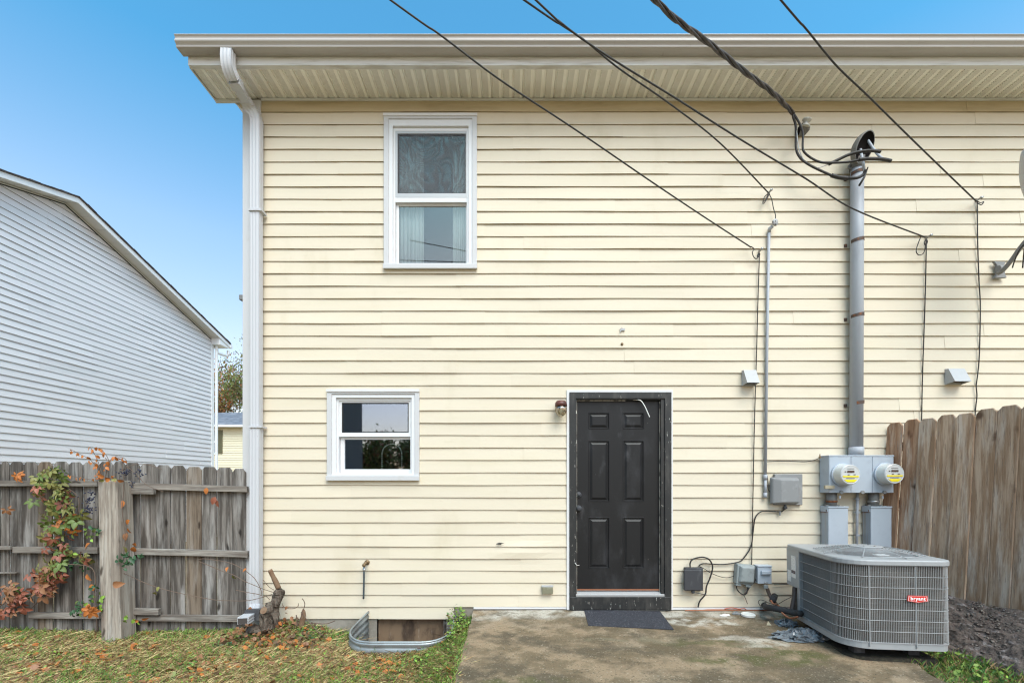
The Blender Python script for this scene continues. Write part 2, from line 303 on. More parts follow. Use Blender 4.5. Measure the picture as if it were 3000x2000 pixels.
# ------------------------------------------------------------------ object helpers
ORG = {}
def tag(o, label=None, cat=None, group=None, kind=None):
    if label: o['label'] = label
    if cat: o['category'] = cat
    if group: o['group'] = group
    if kind: o['kind'] = kind
    return o
def empty(name, loc, label, cat, group=None, rot=None):
    o = bpy.data.objects.new(name, None); COL.objects.link(o); o.location = loc; o.empty_display_size = .1
    if rot: o.rotation_euler = rot
    ORG[o.name] = Vector(loc) if not rot else Vector((0, 0, 0)); return tag(o, label, cat, group)
class MB:
    def __init__(s): s.v = []; s.f = []; s.m = []
    def add(s, v, f, mi=0):
        b = len(s.v); s.v += [tuple(p) for p in v]; s.f += [tuple(i + b for i in q) for q in f]; s.m += [mi] * len(f); return s
    def box(s, x0, x1, y0, y1, z0, z1, mi=0):
        x0, x1 = min(x0, x1), max(x0, x1); y0, y1 = min(y0, y1), max(y0, y1); z0, z1 = min(z0, z1), max(z0, z1)
        v = [(x0, y0, z0), (x1, y0, z0), (x1, y1, z0), (x0, y1, z0), (x0, y0, z1), (x1, y0, z1), (x1, y1, z1), (x0, y1, z1)]
        return s.add(v, [(0, 3, 2, 1), (4, 5, 6, 7), (0, 1, 5, 4), (1, 2, 6, 5), (2, 3, 7, 6), (3, 0, 4, 7)], mi)
    def hexa(s, bot, top, mi=0):
        return s.add(list(bot) + list(top), [(3, 2, 1, 0), (4, 5, 6, 7), (0, 1, 5, 4), (1, 2, 6, 5), (2, 3, 7, 6), (3, 0, 4, 7)], mi)
    def prism(s, poly, d, mi=0):          # polygon of 3D points extruded by vector d
        n = len(poly); d = Vector(d); v = [Vector(p) for p in poly] + [Vector(p) + d for p in poly]
        f = [tuple(range(n))[::-1], tuple(range(n, 2 * n))] + [(i, (i + 1) % n, n + (i + 1) % n, n + i) for i in range(n)]
        return s.add(v, f, mi)
    def tube(s, pts, r, n=8, mi=0, cap=True):
        pts = [Vector(p) for p in pts]; k = len(pts); rr = r if isinstance(r, (list, tuple)) else [r] * k
        v = []; up = Vector((0, 0, 1)); prev = None
        for i, p in enumerate(pts):
            t = (pts[min(i + 1, k - 1)] - pts[max(i - 1, 0)]).normalized()
            if prev is None:
                a = t.cross(up if abs(t.z) < .95 else Vector((1, 0, 0))).normalized()
            else: a = (prev - t * prev.dot(t)).normalized()
            prev = a; b = t.cross(a)
            v += [p + (a * math.cos(2 * math.pi * j / n) + b * math.sin(2 * math.pi * j / n)) * rr[i] for j in range(n)]
        f = [(i * n + j, i * n + (j + 1) % n, (i + 1) * n + (j + 1) % n, (i + 1) * n + j) for i in range(k - 1) for j in range(n)]
        if cap: f += [tuple(range(n))[::-1], tuple(range((k - 1) * n, k * n))]
        return s.add(v, f, mi)
    def ring(s, o, i, y0, y1, mi=0):      # rectangular mitred frame, o/i = (x0,x1,z0,z1), between depths y0 (front) and y1
        O = [(o[0], o[2]), (o[1], o[2]), (o[1], o[3]), (o[0], o[3])]; I = [(i[0], i[2]), (i[1], i[2]), (i[1], i[3]), (i[0], i[3])]
        v = [(x, y0, z) for x, z in O] + [(x, y0, z) for x, z in I] + [(x, y1, z) for x, z in O] + [(x, y1, z) for x, z in I]
        f = []
        for a in range(4):
            b = (a + 1) % 4
            f += [(a, b, 4 + b, 4 + a), (8 + b, 8 + a, 12 + a, 12 + b), (b, a, 8 + a, 8 + b), (4 + a, 4 + b, 12 + b, 12 + a)]
        return s.add(v, f, mi)
    def build(s, name, mats, parent=None, smooth=False, bev=0, raw=False, sub=0):
        me = bpy.data.meshes.new(name)
        off = Vector((0, 0, 0))
        if parent is not None and not raw: off = ORG.get(parent.name, Vector((0, 0, 0)))
        me.from_pydata([tuple(Vector(p) - off) for p in s.v], [], s.f)
        for m_ in (mats if isinstance(mats, (list, tuple)) else [mats]): me.materials.append(M[m_] if isinstance(m_, str) else m_)
        me.polygons.foreach_set('material_index', s.m)
        if smooth: me.polygons.foreach_set('use_smooth', [True] * len(s.f))
        me.validate(); me.update()
        o = bpy.data.objects.new(name, me); COL.objects.link(o)
        if parent is not None: o.parent = parent
        ORG[o.name] = off
        if sub:
            q = o.modifiers.new('s', 'SUBSURF'); q.levels = q.render_levels = sub
        if bev:
            q = o.modifiers.new('b', 'BEVEL'); q.width = bev; q.segments = 2; q.limit_method = 'ANGLE'; q.angle_limit = R(35)
        return o
def npmesh(name, v, f, mi, mats, parent=None):
    me = bpy.data.meshes.new(name); me.vertices.add(len(v)); me.vertices.foreach_set('co', np.asarray(v, dtype=np.float32).ravel())
    f = np.asarray(f, dtype=np.int32); k = f.shape[1]
    me.loops.add(f.size); me.loops.foreach_set('vertex_index', f.ravel()); me.polygons.add(len(f))
    me.polygons.foreach_set('loop_start', np.arange(0, f.size, k, dtype=np.int32))
    for m_ in mats: me.materials.append(M[m_])
    me.polygons.foreach_set('material_index', np.asarray(mi, dtype=np.int32)); me.update(calc_edges=True); me.validate()
    o = bpy.data.objects.new(name, me); COL.objects.link(o)
    if parent: o.parent = parent
    return o
def smoothpts(pts, n=6):                  # Catmull-Rom
    pts = [Vector(p) for p in pts]; out = []
    for i in range(len(pts) - 1):
        a, b, c, d = pts[max(i - 1, 0)], pts[i], pts[i + 1], pts[min(i + 2, len(pts) - 1)]
        for k in range(n):
            t = k / n
            out.append(.5 * ((2 * b) + (c - a) * t + (2 * a - 5 * b + 4 * c - d) * t * t + (3 * b - a - 3 * c + d) * t ** 3))
    out.append(pts[-1]); return out
def cyl(p0, p1, r, n=16): return [Vector(p0), Vector(p1)]

# ================================================================== GROUND
WELL = dict(x0=-1.60, x1=-.60, y=-.62)
def in_well(x, y):
    if y > 0.11 or y < WELL['y'] + .005: return False
    x0, x1, r = WELL['x0'] + .01, WELL['x1'] - .01, .26
    if x < x0 or x > x1: return False
    yy = WELL['y'] + .005 + r
    if y < yy:
        for cx in (x0 + r, x1 - r):
            if (x - cx) * (1 if cx > -1.1 else -1) > 0 and (x - cx) ** 2 + (y - yy) ** 2 > r * r: return False
    return True
def gz(x, y):
    z = -.25 + .015 * math.sin(2.1 * x + 1) + .012 * math.sin(3.7 * y + x)
    z += .10 * math.exp(-((x + 2.35) / .35) ** 2 - ((y + .1) / .25) ** 2)
    t = min(1, max(0, (x + 1.15) / .75)); z += (.17 * t * t) * (1 if y < 0.3 else 0)
    if -.36 < x < 3.05: return -.34
    if x > 2.0: z = -.10 + .012 * math.sin(5 * x + 3 * y)
    return z
xs = sorted(set([-300, -120, -60, -30, -20, -14, -10, -8, 8, 10, 14, 20, 30, 60, 120, 300] + [round(-6.5 + .1 * i, 3) for i in range(0, 131)] + [round(-1.7 + .02 * i, 3) for i in range(0, 61)]))
ys = sorted(set([-300, -120, -60, -30, -15, -10, -7, 3, 6, 10, 20, 40, 80, 160, 400] + [round(-5.5 + .1 * i, 3) for i in range(0, 61)] + [round(-.75 + .02 * i, 3) for i in range(0, 40)]))
gb = MB(); idx = {}
for j, y in enumerate(ys):
    for i, x in enumerate(xs):
        idx[i, j] = len(gb.v); near = abs(x) < 8 and -6 < y < 2.9
        gb.v.append((x, y, gz(x, y) if near else -.26))
for j in range(len(ys) - 1):
    for i in range(len(xs) - 1):
        if in_well((xs[i] + xs[i + 1]) / 2, (ys[j] + ys[j + 1]) / 2): continue
        gb.f.append((idx[i, j], idx[i + 1, j], idx[i + 1, j + 1], idx[i, j + 1])); gb.m.append(0)
g = gb.build('ground', 'ground', smooth=True); tag(g, 'littered yard earth under the straw coloured grass', kind='structure')

# patio slab
def slabz(y): return .035 * y
pm = MB(); nx, ny = 60, 70; X0, X1, Y0, Y1 = -.412, 3.15, -5.6, -.004
def edge(x, y):
    if x > 3.1: return x + .05 * math.sin(9 * y)
    if x < -.40: return x + .006 * math.sin(14 * y) + .004 * math.sin(43 * y)
    return x
top = {}
for j in range(ny + 1):
    for i in range(nx + 1):
        x = X0 + (X1 - X0) * i / nx; y = Y0 + (Y1 - Y0) * j / ny
        top[i, j] = len(pm.v); pm.v.append((edge(x, y), y, slabz(y) + .003 * math.sin(3 * x + 2 * y)))
for j in range(ny):
    for i in range(nx): pm.f.append((top[i, j], top[i + 1, j], top[i + 1, j + 1], top[i, j + 1])); pm.m.append(0)
def skirt(seq):
    for a, b in zip(seq, seq[1:]):
        n = len(pm.v); va, vb = pm.v[a], pm.v[b]; pm.v += [(va[0], va[1], va[2] - .45), (vb[0], vb[1], vb[2] - .45)]
        pm.f.append((a, n, n + 1, b)); pm.m.append(0)
skirt([top[0, j] for j in range(ny, -1, -1)]); skirt([top[nx, j] for j in range(ny + 1)]); skirt([top[i, 0] for i in range(nx + 1)])
slab = pm.build('patio', 'patio', smooth=False); tag(slab, 'stained concrete patio slab below the black door', kind='structure')

# ================================================================== THE HOUSE
HX = X(719)                                # left wall corner
house = empty('house', (HX, 0, 0), 'cream vinyl sided two storey house with black back door and taupe gutter', 'house')
line = lambda k: 331.3 + 36.29 * k if k <= 33 else 1528.9 + 35.25 * (k - 33)
RIGHT = 7.5
openings = [  # px x0,x1,y0,y1 of what the boards must leave free
    (1133, 1391, 348, 785), (967, 1224, 1148, 1399), (1664, 1964, 1150, 1784)]
ops = [(X(a), X(b), Z(d), Z(c)) for a, b, c, d in openings]
def bowz(x, z):      # slight waviness
    return .0014 * math.sin(x * 2.3 + z * 9) + .0008 * math.sin(x * 5.1 + z * 23) 
def dent(x, z):
    d = .020 * math.exp(-((x - X(1530)) / .28) ** 2 - ((z - Z(1612)) / .08) ** 2)
    d += .012 * math.exp(-((x - X(2420)) / .45) ** 2 - ((z - Z(350)) / .10) ** 2)
    return d
def board(mb, x0, x1, zb, zt, c0, c1, extra=0.):   # zb,zt = course limits; c0,c1 = clip limits
    n = max(1, int((x1 - x0) / .16)); prof = []
    zz = [zt + .012, (zb + zt) / 2, zb + .004, zb]
    yy = [-.0035, -.011, -.0172, -.0168]
    def yat(z):
        for a in range(3):
            if z <= zz[a] and z >= zz[a + 1]: return yy[a] + (yy[a + 1] - yy[a]) * (zz[a] - z) / (zz[a] - zz[a + 1] + 1e-9)
        return yy[0] if z > zz[0] else yy[3]
    lo, hi = max(zb, c0), min(zt + .012, c1)
    lv = [hi] + [z for z in zz[1:3] if lo < z < hi] + [lo]
    b = len(mb.v); k = len(lv) + 1
    for i in range(n + 1):
        x = x0 + (x1 - x0) * i / n
        for z in lv:
            wz = bowz(x, zb) if z < zb + .03 else 0
            fade = max(0, 1 - (z - zb) / (zt - zb))
            mb.v.append((x, yat(z) - extra - dent(x, z) - .002 * fade * math.sin(x * 3.3 + zb * 17), z + wz))
        mb.v.append((x, -.002, lo + bowz(x, zb) if lo < zb + .03 else lo))
    for i in range(n):
        for a in range(k - 1):
            p = b + i * k + a; q = p + k
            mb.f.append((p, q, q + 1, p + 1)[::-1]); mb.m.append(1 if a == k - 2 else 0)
    for i, fl in ((0, False), (n, True)):
        q = [b + i * k + a for a in range(k)]; mb.f.append(tuple(q if not fl else q[::-1])); mb.m.append(0)
known = {10: [1125], 17: [1120], 18: [1120], 20: [1338], 21: [1338], 28: [980, 1215], 34: [1142, 1525], 36: [1142, 1525], 38: [1257], 32: [860], 33: [855], 35: [885], 26: [2180], 8: [1800], 13: [2150], 37: [2215]}
n_b = 0
for k in range(0, 42):
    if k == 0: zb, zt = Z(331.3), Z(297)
    else: zb, zt = Z(line(k)), Z(line(k - 1))
    xl = X(745); xr = RIGHT
    if k == 41: xr = X(1330)
    if k == 40: zb = Z(1775.5)
    # joints
    js = [X(j) for j in known.get(k, [])]
    x = xl + random.uniform(.8, 3.2)
    while x < xr:
        if all(abs(x - j) > 1.0 for j in js): js.append(x)
        x += random.uniform(2.6, 3.7)
    js = sorted(js); lims = [xl] + [j for j in js if xl + .2 < j < xr - .2] + [xr]
    for s_i, (a, b_) in enumerate(zip(lims, lims[1:])):
        # subtract openings
        segs = [(a, b_, -9, 99)]
        for (ox0, ox1, oz0, oz1) in ops:
            ns = []
            for (p, q, c0, c1) in segs:
                if q <= ox0 or p >= ox1 or oz1 <= zb or oz0 >= zt: ns.append((p, q, c0, c1)); continue
                if p < ox0: ns.append((p, ox0, c0, c1))
                if q > ox1: ns.append((ox1, q, c0, c1))
                mx0, mx1 = max(p, ox0), min(q, ox1)
                if oz1 < zt: ns.append((mx0, mx1, oz1, 99))
                if oz0 > zb: ns.append((mx0, mx1, -9, oz0))
            segs = ns
        # pieces that still touch make one board
        segs = sorted(segs); run = []
        def flush():
            global n_b
            if not run: return
            mb = MB()
            for (p, q, c0, c1) in run: board(mb, p, q, zb, zt, c0, c1, .0026 * (s_i % 2))
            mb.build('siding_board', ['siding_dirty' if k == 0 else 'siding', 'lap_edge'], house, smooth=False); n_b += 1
        for sg in segs:
            if run and sg[0] > run[-1][1] + .01: flush(); run = []
            run.append(sg)
        flush()
# wall behind the boards, with its openings, and the rest of the shell
mb = MB()
zt_, zb_ = Z(291) + .35, -.09
cells_x = sorted(set([HX, RIGHT] + [v for o in ops for v in o[:2]])); cells_z = sorted(set([zb_, zt_] + [v for o in ops for v in (max(o[2], zb_), o[3])]))
for a, b_ in zip(cells_x, cells_x[1:]):
    for c, d in zip(cells_z, cells_z[1:]):
        mx, mz = (a + b_) / 2, (c + d) / 2
        if any(o[0] < mx < o[1] and o[2] < mz < o[3] for o in ops): continue
        mb.box(a, b_, .0, .12, c, d)
mb.box(HX, HX + .12, .12, 9, zb_, zt_); mb.box(RIGHT - .12, RIGHT, .12, 9, zb_, zt_); mb.box(HX + .12, RIGHT - .12, 8.88, 9, zb_, zt_)
mb.build('wall', 'sheath', house)
mb = MB(); mb.box(HX - .016, HX - .003, .02, 9, -.09, zt_); mb.build('side_siding', 'siding', house)
mb = MB(); mb.box(HX + .01, X(1104), -.002, .2, -1.0, -.088); mb.box(X(1300), RIGHT, -.002, .2, -1.0, -.004 - .088); mb.build('foundation', 'found', house)
# roof above the gutter
mb = MB(); e0 = Vector((X(550, 4.507) , -.40, Z(150, 4.507))); rise = .30
mb.prism([(HX - .34, -.44, 5.69), (HX - .34, 4.6, 5.69 + 5.0 * rise), (HX - .34, 9.6, 5.69), (HX - .34, 9.6, 5.64), (HX - .34, 4.6, 5.64 + 5.0 * rise), (HX - .34, -.44, 5.64)], (RIGHT + 1 - HX, 0, 0))
mb.build('roof', 'shingle', house)
# corner post and base trims
mb = MB(); mb.box(HX - .018, X(767), -.024, .003, Z(1811) - .0, Z(298)); mb.box(HX - .018, HX - .004, .003, .09, Z(1811), Z(298))
mb.build('corner_post', 'trimg', house, bev=.004)
mb = MB(); mb.box(X(1388), X(1659), -.020, -.003, Z(1781.5), Z(1776)); mb.box(X(1969), RIGHT, -.022, -.003, Z(1783), Z(1777)); mb.build('starter_trim', 'white', house)
mb = MB(); mb.box(X(767), RIGHT, -.021, -.001, Z(298.5), Z(291.5)); mb.build('soffit_channel', 'fascia', house, bev=.003)
# soffit of panels, each with two grooves and a seam
SZ = Z(291); YF = -.393
npan = 0; xx = HX - .315; PW = .33
xx = math.floor(xx / .11) * .11 + .0; xx = round(xx, 4)
while xx < RIGHT:
    mb = MB(); x0 = max(xx, HX - .315); x1 = xx + PW
    prof = []
    for q in range(3):
        a = xx + q * .11; gw = .020 if q else .012
        d_ = .010 if q else .014
        prof += [(a + .001, 0 if q == 0 else 0), (a + .006, d_), (a + .006 + gw * .5, d_), (a + .012 + gw * .6, 0)]
    prof.append((xx + PW - .001, 0)); prof = [(max(p, x0), z) for p, z in prof]
    lo = [(p, -.022, SZ + z) for p, z in prof]; b0 = len(mb.v); n = len(prof)
    mb.v += [(p, YF + .012, SZ + z) for p, z in prof] + [(p, -.003, SZ + z) for p, z in prof] + [(x0, YF + .012, SZ + .018), (x1 - .001, YF + .012, SZ + .018), (x1 - .001, -.003, SZ + .018), (x0, -.003, SZ + .018)]
    for i in range(n - 1): mb.f.append((i, i + 1, n + i + 1, n + i)[::-1]); mb.m.append(0)
    mb.f.append((2 * n, 2 * n + 1, 2 * n + 2, 2 * n + 3)); mb.m.append(0)
    mb.build('soffit_panel', 'soffit', house); npan += 1
    xx = round(xx + PW, 4)
# panels stay aligned with the hole pattern because the house origin is shifted: keep pattern phase
ph = (-HX) % .11
# fascia, gutter
zf0 = Z(187, 4.507)
mb = MB(); mb.box(HX - .325, RIGHT, YF - .016, YF - .002, zf0, 5.66); mb.box(HX - .325, RIGHT, YF - .0165, YF + .03, SZ - .009, SZ - .003)
mb.add([(HX - .325, YF - .0165, SZ - .003), (RIGHT, YF - .0165, SZ - .003), (RIGHT, YF - .016, zf0), (HX - .325, YF - .016, zf0), (HX - .325, YF - .006, SZ - .003), (RIGHT, YF - .006, SZ - .003), (RIGHT, YF - .006, zf0), (HX - .325, YF - .006, zf0)],
       [(0, 1, 2, 3), (7, 6, 5, 4), (0, 3, 7, 4), (1, 5, 6, 2)])
mb.build('fascia', 'fascia', house)
gx0, gx1 = -3.238, RIGHT + .3; gz0 = 5.557 + (HY - 1425) * 4.4 / F + (EYE - 1.32); yb = YF - .018
gp = [(0, 0), (-.094, 0), (-.098, .002), (-.098, .007), (-.094, .010), (-.093, .018), (-.096, .028), (-.106, .040), (-.118, .050), (-.126, .060), (-.128, .072), (-.127, .086), (-.128, .098), (-.120, .099), (-.120, .086)]
inner = [(-.006, .092), (-.006, .006), (-.088, .006)]
gp = [(0, 0), (-.094, 0), (-.100, .003), (-.1015, .009), (-.096, .013), (-.098, .022), (-.107, .032), (-.117, .041), (-.121, .049), (-.120, .058), (-.115, .068), (-.1135, .076), (-.117, .086), (-.127, .096), (-.127, .100), (-.120, .100), (-.118, .090)]
gp2 = [(0, .10), (0, 0)] + gp[1:]
def gut(mb, x0, x1):
    n = len(gp2); b = len(mb.v)
    mb.v += [(x0, yb + a, gz0 + c) for a, c in gp2] + [(x1, yb + a, gz0 + c) for a, c in gp2]
    for i in range(n - 1): mb.f.append((b + i, b + i + 1, b + n + i + 1, b + n + i)[::-1]); mb.m.append(0)
mb = MB(); gut(mb, gx0, gx1); gu = mb.build('gutter', 'gutter', house, smooth=False)
q = gu.modifiers.new('so', 'SOLIDIFY'); q.thickness = .0015; q.offset = 0
mb = MB(); mb.prism([(gx0, yb + a, gz0 + c) for a, c in gp2[:-1]], (-.004, 0, 0)); mb.build('gutter_end_cap', 'gutter', house)
# rake return at the left end of the eave
mb = MB(); mb.prism([(HX - .325, YF + .02, SZ - .004), (HX - .325, .03, SZ - .006), (HX - .325, .03, SZ + .30), (HX - .325, YF + .02, SZ + .2)], (-.014, 0, 0)); mb.build('rake_fascia', 'fascia', house)
mb = MB(); mb.box(HX - .325, HX - .02, .0, .022, SZ - .028, SZ + .02); mb.build('return_trim', 'fascia', house)
a, b_, c = P(686, 298, 4.93), P(718, 298, 4.93), P(718, 326, 4.93)
mb = MB(); mb.prism([a, b_, c], (0, .5, 0)); mb.build('return_panel', 'siding', house)
mb = MB(); mb.tube([a + Vector((-.004, -.006, -.004)), c + Vector((-.004, -.006, -.004))], .006, 4); mb.tube([P(694, 302, 4.92), P(718, 303, 4.92)], .004, 4); mb.build('return_edge', 'fascia', house)

# downspout: outlet, swan neck, long run, bottom elbow
def rectsweep(mb, pts, w, d, ridges=0, mi=0, rows=None):    # rectangular pipe following points, w across X-ish, d across depth
    pts = [Vector(p) for p in pts]; k = len(pts); b = len(mb.v); sec = []
    W = w if isinstance(w, list) else [w] * k
    m_ = 6
    for i in range(m_ + 1): sec.append((-.5 + i / m_, -.5 + (.05 if i % 2 else 0)))
    for i in range(1, 5): sec.append((.5 - (.04 if i % 2 else 0), -.5 + i / 5))
    for i in range(m_ + 1): sec.append((.5 - i / m_, .5))
    for i in range(1, 5): sec.append((-.5, .5 - i / 5))
    n = len(sec)
    for i, p in enumerate(pts):
        t = (pts[min(i + 1, k - 1)] - pts[max(i - 1, 0)]).normalized(); xa = Vector((1, 0, 0)); xa = (xa - t * xa.dot(t)).normalized(); ya = t.cross(xa).normalized()
        if ya.y < 0 and abs(t.z) > .3: ya = -ya
        mb.v += [tuple(p + xa * a * W[i] + ya * c * d) for a, c in sec]
    for i in range(k - 1):
        for j in range(n): mb.f.append((b + i * n + j, b + i * n + (j + 1) % n, b + (i + 1) * n + (j + 1) % n, b + (i + 1) * n + j)); mb.m.append(mi)
    mb.f += [tuple(b + j for j in range(n)), tuple(b + (k - 1) * n + j for j in range(n))[::-1]]; mb.m += [mi, mi]
ds = empty('downspout_placeholder', (0, 0, 0), None, None); bpy.data.objects.remove(ds)
mb = MB()
neck = smoothpts([P(669, 151, 4.42), P(668, 176, 4.42), P(672, 203, 4.44), P(684, 232, 4.49), P(699, 256, 4.57)], 5)
rectsweep(mb, neck, [.106] * len(neck), .078)
dso = mb.build('downspout', 'downspout', house)
mb = MB(); rectsweep(mb, [P(694, 246, 4.55), P(721, 297, 4.74)], .084, .062); mb.build('downspout_neck', 'downspout', dso)
mb = MB(); el = smoothpts([P(718, 292, 4.73), P(734, 318, 4.79), P(748, 340, 4.81), P(752, 362, 4.81)], 6)
rectsweep(mb, el, [.094 + (.007 if i % 2 else 0) for i in range(len(el))], .072); mb.build('downspout_elbow', 'downspout', dso)
mb = MB(); rectsweep(mb, [P(752, 352, 4.81), P(752, 620, 4.81)], .102, .076); rectsweep(mb, [P(752, 617, 4.81), P(752, 1255, 4.81)], .096, .07); rectsweep(mb, [P(752, 1250, 4.81), P(750, 1790, 4.81)], .102, .076)
mb.build('downspout_pipe', 'downspout', dso, bev=.002)
mb = MB(); mb.box(X(733, 4.8), X(771, 4.8), -.138, -.028, Z(622, 4.8), Z(616, 4.8)); mb.box(X(733, 4.8), X(771, 4.8), -.138, -.028, Z(1253, 4.8), Z(1248, 4.8)); mb.build('downspout_strap', 'downspout', dso)
mb = MB(); rectsweep(mb, [P(752, 1770, 4.78), P(747, 1795, 4.74), P(738, 1806, 4.66)], .105, .075); mb.build('bottom_elbow', 'downspout', dso)
mb = MB(); rectsweep(mb, [P(735, 1803, 4.62), P(712, 1817, 4.42)], .10, .068); mb.build('spout_end', 'downspout', dso)
mb = MB(); rectsweep(mb, [P(748, 1796, 4.66), P(738, 1802, 4.58)], .14, .105); mb.build('black_coupling', 'boxblk', dso)
sp_in = P(711, 1818, 4.40); mb = MB(); rectsweep(mb, [sp_in, sp_in + (P(712, 1817, 4.42) - P(735, 1803, 4.62)).normalized() * .004], .085, .052); mb.build('spout_opening', 'ventdark', dso)

# ---- windows
def room(x0, x1, z0, z1, depth=.9):
    mb = MB(); y0 = .121
    mb.add([(x0, y0, z0), (x1, y0, z0), (x1, y0, z1), (x0, y0, z1), (x0 - .3, y0 + depth, z0 - .3), (x1 + .3, y0 + depth, z0 - .3), (x1 + .3, y0 + depth, z1 + .2), (x0 - .3, y0 + depth, z1 + .2)],
           [(0, 1, 5, 4), (1, 2, 6, 5), (2, 3, 7, 6), (3, 0, 4, 7), (4, 5, 6, 7)])
    return mb
def rect(a, b, c, d): return (X(a), X(b), Z(d), Z(c))   # px x0,x1,ytop,ybottom
def window(gm, outer, inner, vin, up_frame, up_glass, rail, low_frame, low_glass, sill, label):
    wn = MB().ring(rect(*outer), rect(*inner), -.036, -.001).build('window', 'trimg', house, bev=.003); wn['label'] = label
    # head drip and reveal
    MB().ring(rect(*inner), rect(*vin), -.024, .02).build('window_reveal', 'vinyl', wn, bev=.003)
    MB().box(X(outer[0] - 1), X(outer[1] + 1), -.046, -.034, Z(outer[2] + 7), Z(outer[2] - 1)).build('drip_cap', 'white', wn, bev=.002)
    MB().box(X(outer[0] - 1), X(outer[1] + 1), -.055, -.030, Z(outer[3] + 2), Z(sill)).build('sill', 'trimg', wn, bev=.003)
    r1 = rect(*vin); g1 = rect(*up_frame)
    MB().ring(r1, (g1[0], g1[1], rect(*low_frame)[2], g1[3]), .0, .075).build('frame', 'vinyl', wn, bev=.003)
    MB().ring(rect(*up_frame), rect(*up_glass), .012, .035).build('upper_sash', 'vinyl', wn, bev=.002)
    MB().box(*[rect(*rail)[i] for i in (0, 1)], .004, .06, *[rect(*rail)[i] for i in (2, 3)]).build('meeting_rail', 'vinyl', wn, bev=.003)
    MB().ring(rect(*low_frame), rect(*low_glass), .038, .066).build('lower_sash', 'vinyl', wn, bev=.003)
    MB().ring(rect(*up_glass), rect(up_glass[0] + 3, up_glass[1] - 3, up_glass[2] + 3, up_glass[3] - 3), .014, .03).build('seal', 'screenblk', wn)
    ug, lg = rect(*up_glass), rect(*low_glass)
    MB().box(ug[0], ug[1], .022, .026, ug[2], ug[3]).build('glass', gm, wn)
    MB().box(lg[0], lg[1], .050, .054, lg[2], lg[3]).build('glass', gm, wn)
    o = rect(*vin); room(o[0], o[1], o[2], o[3]).build('room_recess', 'dark', wn)
    return wn
w1 = window('glass', (1126.5, 1398, 341.5, 790.5), (1141, 1384, 355, 778), (1152, 1373, 374, 774), (1158, 1367, 384, 578), (1164.5, 1364.5, 391, 566), (1154, 1371, 578, 592),
       (1158, 1368, 592, 774), (1166, 1363.5, 597, 770), 779, 'tall white sash window of the upper storey with pale curtains')
w2 = window('glass_low', (961, 1230, 1142.6, 1405), (975, 1217, 1155, 1391), (986, 1207, 1166, 1387), (992, 1202, 1174, 1269), (1000, 1196.5, 1178.5, 1267), (989, 1205, 1269, 1279),
       (993, 1206, 1280, 1386), (1005.6, 1200.5, 1286, 1373.5), 1393, 'small white sash window beside the black door')
MB().box(*[rect(1164.5, 1364.5, 391, 566)[i] for i in (0, 1)], .006, .0075, *[rect(1164.5, 1364.5, 391, 566)[i] for i in (2, 3)]).build('insect_screen', 'screen', w1)
MB().ring(rect(1158, 1367, 384, 578), rect(1164.5, 1364.5, 391, 566), .003, .011).build('screen_frame', 'alu', w1, bev=.001)
ry = .095
def curtain(px0, px1, name_label):
    mb = MB(); n = 46; x0, x1 = X(px0), X(px1); z1, z0 = Z(372), Z(776)
    for i in range(n + 1):
        x = x0 + (x1 - x0) * i / n; y = .115 + .012 * math.sin(i * 1.05) + .006 * math.sin(i * 2.3 + 1)
        for z in (z0, (z0 + z1) / 2, z1): mb.v.append((x, y, z))
    for i in range(n):
        for j in range(2): mb.f.append((i * 3 + j, i * 3 + 3 + j, i * 3 + 4 + j, i * 3 + 1 + j)); mb.m.append(0)
    o = mb.build('curtain', 'curtain', smooth=True); q = o.modifiers.new('s', 'SOLIDIFY'); q.thickness = .003
    tag(o, name_label, 'curtain')
curtain(1148, 1236, 'pale green curtain at the left side of the tall upper window')
curtain(1323, 1376, 'narrow pale green curtain at the right side of the tall upper window')
mb = MB(); arc = [P(1148, 1395, 5.08)]
cx, cy = 1148, 1350
for i in range(27):
    a = R(180 - i * 180 / 26); p = P(cx + 29 * math.cos(a), cy - 20 - 30 * math.sin(a) + (0), 5.06)
    mb.tube([p + Vector((-.006, 0, 0)), p + Vector((.006, 0, 0))], .0055, 6)
for sgn in (-1, 1):
    for i in range(9):
        p = P(cx + sgn * 29, cy - 15 + i * 6, 5.06); mb.tube([p + Vector((-.006, 0, 0)), p + Vector((.006, 0, 0))], .0055, 6)
tag(mb.build('rope_arch', 'rope'), 'beaded white arch standing behind the lower pane of the small window', 'ornament')

# ---- door
dx0, dx1 = X(1659.7), X(1968.4)
dr = MB().ring((dx0, dx1, Z(1783), Z(1143.4)), (X(1667), X(1964), Z(1783) - .001, Z(1150)), -.030, -.002).build('door_frame', 'white', house, bev=.002)
MB().ring((X(1667) + .001, X(1964) - .001, Z(1783), Z(1150) - .001), (X(1686), X(1944), Z(1783) - .02, Z(1169)), -.042, .004).build('brick_mould', 'black_trim', dr, bev=.004)
mb = MB(); mb.box(X(1686) , X(1688.5), -.03, .10, Z(1743), Z(1169)); mb.box(X(1934), X(1944), -.028, .10, Z(1743), Z(1169)); mb.box(X(1688.5), X(1934), -.028, .10, Z(1172), Z(1169)); mb.box(X(1932.5), X(1936), .02, .05, Z(1743), Z(1172))
mb.build('jamb', 'black_trim', dr, bev=.002)
mb = MB(); mb.box(X(1689), X(1690.2), -.008, .012, Z(1740), Z(1172)); mb.box(X(1932), X(1933.2), -.006, .014, Z(1740), Z(1176)); mb.box(X(1690), X(1833), -.010, .012, Z(1174.5), Z(1172)); mb.build('weather_strip', 'oldstrip', dr)
